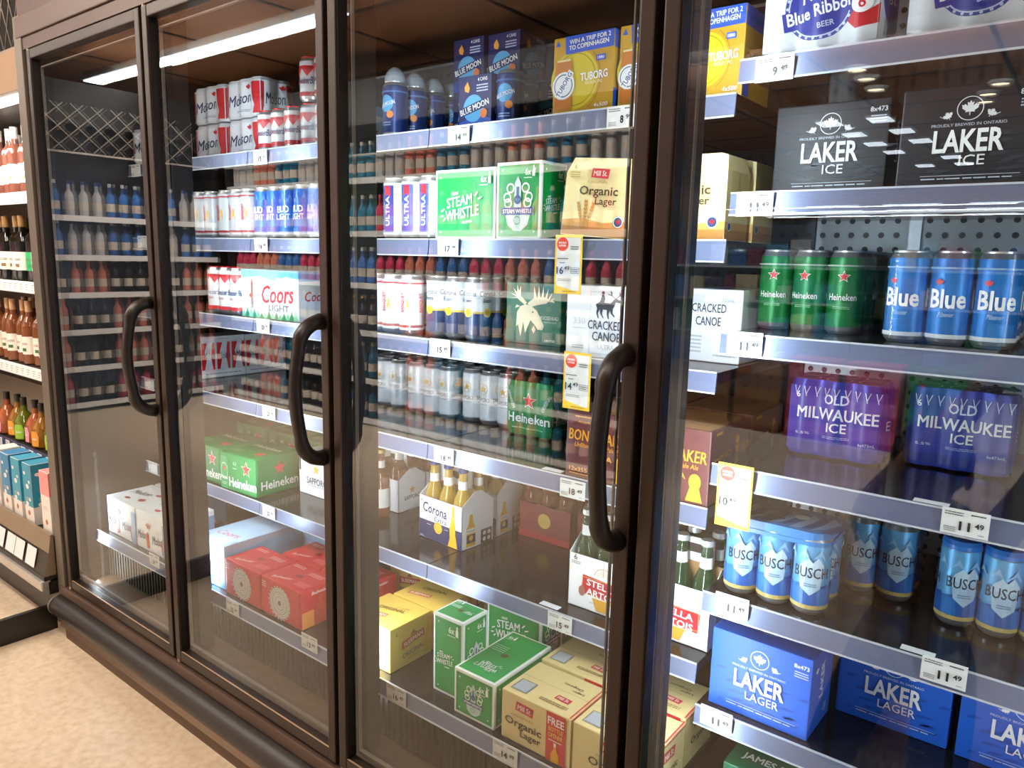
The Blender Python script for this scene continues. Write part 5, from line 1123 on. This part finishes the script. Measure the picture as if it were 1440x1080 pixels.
def milk(base, top):
    def make():
        mb = MB(); w, d, h = .082, .085, .240; mb.box(-w / 2, w / 2, 0, d, 0, h, ink('#EFEAE2'), .002); f, r, l, t = faces_of(mb, w, d, h)
        for q, a in ((f, w), (r, d), (l, d)):
            q.rect(-a / 2 + .0005, h * .62 if top else h * .3, a / 2 - .0005, h - .001, base); 
            if not top:
                for u, v, k in ((-.012, .08, .013), (.014, .10, .011), (0, .15, .014), (.02, .17, .009), (-.02, .2, .01)): q.disc(u, v, k, '#F2EEE6', .7)
            q.disc(0, .045, .010, '#B86A3A'); q.fine(0, .10, .04, .015, '#C9B9A8', 2)
        t.rect(-w / 2 + .002, -d / 2 + .002, w / 2 - .002, d / 2 - .002, base); return mb
    return make
for i, (x, c, tp, l) in enumerate(((-2.94, '#F0ECE4', True, 'white wine carton, first from the left on the bottom deck'), (-2.825, '#2E86B8', False, 'white and blue wine carton, second from the left'), (-2.715, '#2FA0C0', False, 'white and blue wine carton, third from the left'),
        (-2.6, '#2596B8', False, 'teal wine carton with white clouds, right of the white and blue ones'), (-2.437, '#F09A98', True, 'pink topped wine carton beside the cooler end post'))):
    place('milk%s%d' % (c, tp), milk(c, tp), 'wine_carton', l, 'carton', x, .004, .3608)
mb = MB(); mb.box(-2.415, -2.395, -.60, -.002, 0.0008, .098, mat('black_board', '#191411', .3), .003); tag(link('guard_board', mb), 'low black guard board on the floor left of the bumper', 'board')

# ---------------------------------------------------------------- across the aisle: what mirrors in the glass
gon_dark = mat('gondola_dark', '#1D1A1A', .5); tray = mat('carton_tray', '#C9A987', .7)
def bottle_simple(key, body, neck, capc):
    def make():
        mb = MB(); g = mat('shelfbottle_' + body, body, .2, var=.05)
        mb.lathe([(0, 0), (.036, 0), (.036, .17), (.014, .215)], g, 14); mb.lathe([(.014, .215), (.013, .27)], mat('shelfbottle_' + neck, neck, .3), 14); mb.lathe([(.014, .262), (.014, .292), (0, .292)], mat('wcap_' + capc, capc, .4), 14)
        mb.lathe([(.0364, .05), (.0364, .12)], ink('#D8CFC2'), 14)
        return mb.mesh('wine_bottle')
    return cached('sb_' + key, make)
SB = [bottle_simple('teal', '#1E6A8A', '#1E5A78', '#E4E0D4'), bottle_simple('salmon', '#D8806A', '#D8806A', '#E09A84'), bottle_simple('blue', '#3A6EB4', '#2A4E8A', '#E9E9E9'), bottle_simple('dark', '#20181A', '#20181A', '#C9A24A'), bottle_simple('pink', '#C23A5A', '#8A2A44', '#A8223A'), bottle_simple('white', '#C9CBD0', '#B8BCC4', '#2A4A9A')]
SN = ['teal', 'salmon', 'blue', 'dark', 'pink', 'clear']
def gondola(name, label, x0, x1, y, zs, loc_rz, kinds, group):
    """shelf run with its front on local y = 0 facing +y"""
    M_ = Matrix.Translation(loc_rz[0]) @ Matrix.Rotation(loc_rz[1], 4, 'Z')
    t = tag(link(name, None), label, 'shelf unit'); t.matrix_world = M_
    mb = MB(); mb.box(x0, x1, -.50, -.46, 0, 2.78, gon_dark); link('back_panel', mb, t)
    mb = MB(); mb.box(x0, x1, -.46, .0, 2.44, 2.78, gon_dark); link('header_panel', mb, t)
    for sx in (x0, x1 - .03): mb = MB(); mb.box(sx, sx + .03, -.46, 0, 0, 2.44, gon_dark); link('side_panel', mb, t)
    mb = MB(); wire = mat('lattice_wire_bright', '#D9D4CA', .35, .5); n = int((x1 - x0) / .16) if x1 - x0 < 3 else -9
    for i in range(-2, n + 1):
        for sx in (-1, 1):
            xa = x0 + .16 * i + (0 if sx > 0 else .42); xb = xa + sx * .42
            if min(xa, xb) >= x0 and max(xa, xb) <= x1: mb.tube([(xa, .012, 2.22), (xb, .012, 2.60)], .0045, wire, 6)
    mb.box(x0, x1, .0, .012, 2.20, 2.215, wire); link('lattice_header', mb, t)['kind'] = 'stuff'
    rnd = random.Random(3)
    for k, z in enumerate(zs):
        mb = MB(); mb.box(x0 + .03, x1 - .03, -.46, -.006, z - .02, z, gon_dark); s_ = link('shelf_board', mb, t)
        mb = MB(); mb.box(x0 + .03, x1 - .03, -.006, 0, z - .045, z + .003, strip_white); link('price_strip', mb, s_)
        i = 0; x = x0 + .10
        while x < x1 - .08:
            kd = kinds[k][(i // 3) % len(kinds[k])]
            o = link('wine_bottle', SB[kd], None); o.matrix_world = M_ @ Matrix.Translation((x, -.07 - .01 * rnd.random(), z + EPS))
            tag(o, SN[kd] + ' wine bottle on the %s mirrored in the glass doors' % group, 'bottle', '%s bottles of the %s' % (SN[kd], group))
            x += .112; i += 1
gondola('wine_shelf_unit', 'dark wine shelving across the aisle mirrored in the glass doors', -4.45, 0.0, 0, [.06, .40, .80, 1.19, 1.61, 2.03], (Vector((-1.75, -3.05, 0)), 0), [[3, 1, 0], [3, 1, 0], [2, 1, 3], [4, 1, 2], [4, 1, 0], [5, 1, 0]], 'long shelving across the aisle')
gondola('wine_shelf_unit', 'dark wine shelving at the far left end of the aisle mirrored in the first door', -2.1, 0.0, 0, [.08, .40, .72, 1.04, 1.36, 1.69], (Vector((-6.35, -3.06, 0)), -PI / 2), [[3, 4], [3, 1], [3, 1], [3, 3, 1], [5, 2], [2, 2, 5]], 'shelving at the aisle end')
# floor stacks and far shelves behind the aisle
def plain_case(c, c2):
    def make():
        mb, f, r, l, t = carton(.40, .27, .22, c); f.rect(-.19, .05, .19, .15, c2); f.star(.1, .1, .03, '#D42A34'); return mb
    return make
for j in range(3):
    for i in range(5):
        c, c2, nm = (('#8A5A38', '#B0824E', 'brown'), ('#B8304E', '#E87A94', 'pink'), ('#1E6A3A', '#2F9A58', 'green'))[(i // 2) % 3]
        o = place('pc' + c, plain_case(c, c2), 'floor_case', nm + ' case of a floor stack mirrored in the right-hand glass', 'case', -2.1 + i * .45, -5.2, j * .2215 + EPS, PI, nm + ' cases of the floor stack')
def far_shelf(x0, x1, y, label):
    t = thing('far_shelf_unit', label, 'shelf unit', ((x0 + x1) / 2, y, 0)); w = (x1 - x0) / 2; rnd = random.Random(int(y * 10))
    mb = MB(); mb.box(-w, w, -.25, -.2, 0, 1.95, mat('far_shelf_grey', '#6A7480', .6)); link('back_panel', mb, t)
    mb = MB()
    for z in (.05, .5, .95, 1.4): mb.box(-w, w, -.2, .2, z - .03, z, mat('far_shelf_white', '#C9D0D8', .5))
    link('shelf_boards', mb, t)['kind'] = 'stuff'
    mb = MB()
    for z in (.05, .5, .95, 1.4):
        x = -w + .05
        while x < w - .25:
            k = rnd.uniform(.12, .3); mb.box(x, x + k, -.15, .15, z, z + rnd.uniform(.2, .36), ink(rnd.choice(['#3A6EB4', '#5AA0C8', '#C9CDD4', '#8A3A5A', '#2F7A5A', '#D9C9A0', '#4A4A6A'])), 0); x += k + .03
    link('packed_goods', mb, t)['kind'] = 'stuff'
far_shelf(-5.2, -1.9, -9.0, 'far grocery shelving mirrored faintly in the right-hand glass, nearer run'); far_shelf(-1.4, 1.4, -9.3, 'far grocery shelving mirrored at the right edge, nearer run'); far_shelf(-6.5, 1.0, -14.5, 'far grocery shelving mirrored faintly, farther run')

# ---------------------------------------------------------------- the photographer, kneeling, seen only as a reflection
def skinned(name, chains, parent, mats_fn, sub=2):
    """chains: list of [(x, y, z, r), ...]; a chain starting on an existing vertex joins it"""
    V = []; R = []; Ed = []
    def vid(p):
        for i, q in enumerate(V):
            if (Vector(q) - Vector(p[:3])).length < 1e-5: return i
        V.append(p[:3]); R.append(p[3]); return len(V) - 1
    for c in chains:
        ids = [vid(p) for p in c]
        Ed += [(a, b) for a, b in zip(ids, ids[1:])]
    me = bpy.data.meshes.new('t'); me.from_pydata(V, Ed, []); o = bpy.data.objects.new('t', me); COL.objects.link(o)
    md = o.modifiers.new('s', 'SKIN'); md.use_smooth_shade = True
    for i, q in enumerate(R): me.skin_vertices[0].data[i].radius = (q, q)
    me.skin_vertices[0].data[0].use_root = True
    o.modifiers.new('d', 'SUBSURF').levels = sub; o.modifiers['d'].render_levels = sub
    bpy.context.view_layer.update()
    m2 = bpy.data.meshes.new_from_object(o.evaluated_get(bpy.context.evaluated_depsgraph_get())); bpy.data.objects.remove(o)
    ms = []
    for p in m2.polygons:
        m = mats_fn(p.center)
        if m not in ms: ms.append(m); m2.materials.append(m)
        p.material_index = ms.index(m); p.use_smooth = True
    m2.name = name
    return link(name, m2, parent)
skin_m = mat('skin', '#C58F72', .5, var=.06); coat_m = mat('tan_coat', '#9A7A58', .85, var=.15, bump=.1); jean_m = mat('dark_jeans', '#232A3A', .85, var=.15); shoe_m = mat('black_shoe', '#17161A', .5)
hair_m = mat('black_hair', '#15110F', .4, var=.3, scale=60, bump=.2)
PX, PY = .24, -1.28
per = thing('person', 'kneeling person in a tan coat with dark hair raising a phone, reflected at lower right', 'person', (PX, PY, 0))
Rw, Lw = (.345, .165, 1.335), (.225, .165, 1.325)      # wrists relative to the base
chains = [
    [(0, -.02, .26, .135), (0, .0, .42, .12), (0, .02, .56, .135), (0, .02, .66, .115), (0, .025, .725, .055), (.0, .045, .80, .062), (.0, .055, .855, .088), (.0, .05, .92, .078)],
    [(0, .02, .66, .115), (.165, .02, .685, .06), (.25, .13, .885, .046), (.315, .155, 1.12, .037), (*Rw, .028)],
    [(0, .02, .66, .115), (-.165, .02, .685, .06), (-.04, .18, .875, .046), (.11, .17, 1.11, .037), (*Lw, .028)],
    [(0, -.02, .26, .135), (.10, .0, .22, .095), (.13, .33, .085, .068), (.13, .12, .060, .055), (.12, -.12, .050, .042), (.12, -.20, .040, .036)],
    [(0, -.02, .26, .135), (-.10, .0, .22, .095), (-.13, .33, .085, .068), (-.13, .12, .060, .055), (-.12, -.12, .050, .042), (-.12, -.20, .040, .036)],
    [(.0, .055, .855, .088), (.0, .148, .845, .016)],
]
for (wx, wy, wz), sx in ((Rw, 1), (Lw, -1)):
    palm = (wx, wy + .005, wz + .045, .026); chains.append([(wx, wy, wz, .028), palm, (wx, wy + .01, wz + .075, .026)])
    for i, (dx, L) in enumerate(((-.027, .052), (-.009, .062), (.009, .058), (.027, .044))):
        bx = wx + dx; chains.append([(wx, wy + .01, wz + .075, .026), (bx, wy + .015, wz + .085, .0095), (bx, wy + .022 - 0, wz + .085 + L * .55, .0085), (bx - sx * .006, wy + .030, wz + .085 + L, .0075)])
    chains.append([palm, (wx - sx * .034, wy + .012, wz + .055, .011), (wx - sx * .046, wy + .02, wz + .085, .009)])
def pm(c):
    if c.z > 1.30 and c.y > .1: return skin_m
    if c.z > .735 and abs(c.x) < .12 and c.y < .17 and c.z < 1.05 and (abs(c.x) < .095): return skin_m if not (c.x < -.02 and c.y > .13) else skin_m
    if c.y < -.14 and c.z < .12: return shoe_m
    return coat_m if c.z > .30 and not (abs(c.x) > .06 and c.z < .24) else jean_m
body = skinned('body', chains, per, pm)
def blob(name, c, r, m, parent, f=None):
    bm = bmesh.new(); bmesh.ops.create_uvsphere(bm, u_segments=24, v_segments=16, radius=1)
    for v in bm.verts: v.co = Vector((c[0] + v.co.x * r[0], c[1] + v.co.y * r[1], c[2] + v.co.z * r[2]))
    if f:
        dl = [v for v in bm.verts if f(v.co)]; bmesh.ops.delete(bm, geom=dl, context='VERTS')
    mb = MB(); mb.bm(bm, m, True); return link(name, mb, parent)
blob('hair', (0, .032, .895), (.104, .108, .108), hair_m, per, lambda v: v.y > .075 and v.z < .90)
blob('hair_bun', (.0, -.075, .955), (.05, .045, .045), hair_m, per)
for sx in (-1, 1):
    blob('eye', (sx * .034, .132, .868), (.012, .008, .008), mat('eye_white', '#E8E4DE', .3), per); blob('iris', (sx * .034, .139, .868), (.005, .003, .005), hair_m, per)
    blob('ear', (sx * .094, .04, .855), (.012, .022, .032), skin_m, per); blob('eyebrow', (sx * .034, .136, .888), (.018, .006, .004), hair_m, per)
blob('mouth', (0, .132, .805), (.024, .010, .007), mat('lips', '#A85A50', .5), per)
blob('coat_collar', (0, .012, .715), (.085, .075, .035), coat_m, per); blob('hood', (0, -.085, .69), (.13, .06, .07), coat_m, per)
mb = MB(); mb.box(-.078, .078, -.0045, .0045, -.038, .038, mat('phone_black', '#101114', .2), .003)
ph = tag(link('phone', mb, None, CAM - FWD * .020 + UP * -.012), 'black phone held up by the kneeling person', 'phone'); ph.rotation_euler = (PITCH, ROLL, -YAW)
